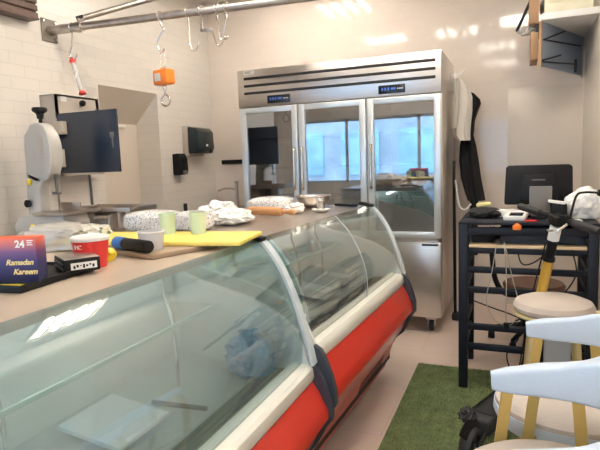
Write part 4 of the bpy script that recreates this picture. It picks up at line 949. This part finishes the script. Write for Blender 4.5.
drape([(1.86,-.40,-.375,4.66),(1.84,-.40,-.33,4.66),(1.79,-.395,-.285,4.66),(1.755,-.39,-.278,4.66),(1.70,-.40,-.30,4.66),(1.62,-.40,-.325,4.66),(1.50,-.43,-.335,4.66),(1.42,-.445,-.315,4.66),(1.30,-.45,-.295,4.66),(1.15,-.435,-.275,4.66),(1.03,-.40,-.252,4.66),(.96,-.375,-.24,4.66)], .06, 'cloth_black', 'legs', t)
drape([(.965,-.365,-.29,4.66),(.93,-.36,-.30,4.66),(.85,-.365,-.30,4.66),(.70,-.36,-.30,4.66),(.5,-.355,-.30,4.66)], .05, 'cloth_black', 'cuff', t)
b = BM(); add_tube(b, [(-.505,4.66,1.87),(-.44,4.66,1.865),(-.38,4.66,1.87)], .012, 10, 3); obj('waist_loop', b, 'cloth_black', t)
t = thing('mop', 'slim black pole leaning beside the refrigerator side', 'mop', (-.455,4.62,0))
b = BM(); add_cyl(b, (-.455,4.40,.05), (-.470,4.44,1.30), .0125, seg=14, bev=.002); obj('pole', b, 'black', t)
b = BM(); add_box(b, (-.42,4.40,.03), (.12,.10,.06), bev=.015); obj('head', b, 'blackmatte', t)
cable([(-.45,4.36,1.15),(-.43,4.33,1.02),(-.41,4.32,.94),(-.37,4.32,.92),(-.33,4.35,.96)], 'white', 'white cord looped beside the black pole', .007)

# ------------------------------------------------------------------ high corner shelf on the right
t = thing('wall_shelf', 'white wall shelf with blue grey steel side sheet high in the corner', 'shelf', (.33,4.5,1.95))
b = BM(); add_box(b, (.325,4.58,2.262), (.35,.80,.020), bev=.003); obj('shelf_board', b, 'white', t)
b = BM(); add_box(b, (.325,4.185,2.275), (.35,.014,.045), bev=.002); obj('front_lip', b, 'white', t)
pa, pb = V((.145,4.20,0)), V((.470,4.94,0)); dv = (pb-pa); th = dv.normalized(); nr = V((th.y,-th.x,0))
b = BM(); add_box(b, (pa+pb)/2+V((0,0,2.098)), (dv.length,.012,.300), rot=Matrix.Rotation(math.atan2(th.y,th.x),3,'Z')); obj('side_sheet', b, 'bluegrey', t, label='blue grey steel side sheet')
b = BM(); add_box(b, pa+V((-.003,0,2.095)), (.018,.018,.31), rot=Matrix.Rotation(math.atan2(th.y,th.x),3,'Z')); obj('edge_post', b, 'card', t)
def strut(f0, z0, f1, z1):
    b = BM(); add_tube(b, [pa.lerp(pb,f0)+nr*.012+V((0,0,z0)), pa.lerp(pb,f1)+nr*.012+V((0,0,z1))], .0055, 8); obj('strut', b, 'dark', t)
strut(.02,2.125,.50,2.235); strut(.02,2.125,.93,2.17); strut(.01,1.985,.42,2.055); strut(.02,1.975,.82,2.02)
b = BM(); add_box(b, pa.lerp(pb,.80)+nr*.012+V((0,0,2.005)), (.02,.02,.10)); obj('handle', b, 'dark', t)
b = BM(); add_box(b, (.478,4.955,2.10), (.02,.03,.33), bev=.003); obj('wall_bracket', b, 'panelgrey', t)
Z2 = 2.273
b = BM(); add_box(b, (.315,4.36,Z2+.045), (.30,.30,.085), bev=.006); solo('carton', b, 'pale_box', 'pale yellowish carton lying on the high corner shelf', 'box')
b = BM(); add_box(b, (.285,4.40,Z2+.13), (.26,.26,.075), rot=(0,0,.08), bev=.006); solo('carton', b, 'pale_box', 'pale carton stacked on top of the carton on corner shelf', 'box')
b = BM(); add_box(b, (.335,4.78,Z2+.055), (.28,.30,.10), bev=.006); solo('carton', b, 'white', 'white carton at the back of the high corner shelf', 'box')
t = thing('box', 'brown cardboard box hanging at the left edge of corner shelf', 'box', (.09,4.5,1.97))
b = BM(); add_box(b, (.105,4.42,2.10), (.05,.30,.19), bev=.003); obj('lower_flap', b, 'card', t)
b = BM(); add_box(b, (.10,4.42,2.38), (.065,.30,.25), bev=.003); obj('upper_box', b, 'card', t)
b = BM(); add_box(b, (.125,4.42,2.21), (.02,.28,.10), bev=.002); obj('strap', b, 'dark', t)
b = BM(); add_blob(b, (.06,4.36,2.225), (.06,.05,.035), .4, 3, 4, 60); solo('plastic_bag', b, 'clearplastic', 'clear crumpled plastic hanging at the cardboard box on corner shelf', 'bag')
b = BM(); add_box(b, (.035,4.45,2.36), (.018,.05,.24), rot=(0,.42,0), bev=.003); solo('bracket', b, 'black', 'black slanted bar beside the cardboard box high on right', 'bar')

# ------------------------------------------------------------------ world, camera
w = bpy.data.worlds.new('World'); bpy.context.scene.world = w; w.use_nodes = True
nt = w.node_tree; bg = nt.nodes['Background']
tc = nt.nodes.new('ShaderNodeTexCoord'); s = nt.nodes.new('ShaderNodeSeparateXYZ'); r = nt.nodes.new('ShaderNodeValToRGB')
nt.links.new(tc.outputs['Generated'], s.inputs[0]); nt.links.new(s.outputs[2], r.inputs[0]); nt.links.new(r.outputs[0], bg.inputs[0])
r.color_ramp.elements[0].color = (.72,.86,1,1); r.color_ramp.elements[1].color = (.45,.66,1,1); r.color_ramp.elements[0].position = .0
bg.inputs[1].default_value = 7.5

cam = bpy.data.cameras.new('camera'); co = bpy.data.objects.new('camera', cam); col.objects.link(co)
R_ = ((.9259370770948177,.3759592151454606,-.03598885672420077),(-.012592760838868351,.1259695181173428,.9919541838612),(-.3774678153638543,.9180339585508227,-.12137411189011051))
x, y, f = V(R_[0]), V(R_[1]), V(R_[2])
mt = Matrix((x, y, -f)).transposed().to_4x4(); mt.translation = V((0,0,1.35)); co.matrix_world = mt
cam.sensor_width = 36; cam.lens = 36*530/600; cam.clip_start = .02
sc = bpy.context.scene; sc.camera = co
sc.view_settings.view_transform = 'Standard'; sc.view_settings.look = 'None'; sc.view_settings.gamma = 1; sc.view_settings.exposure = .60; sc.view_settings.use_curve_mapping = False
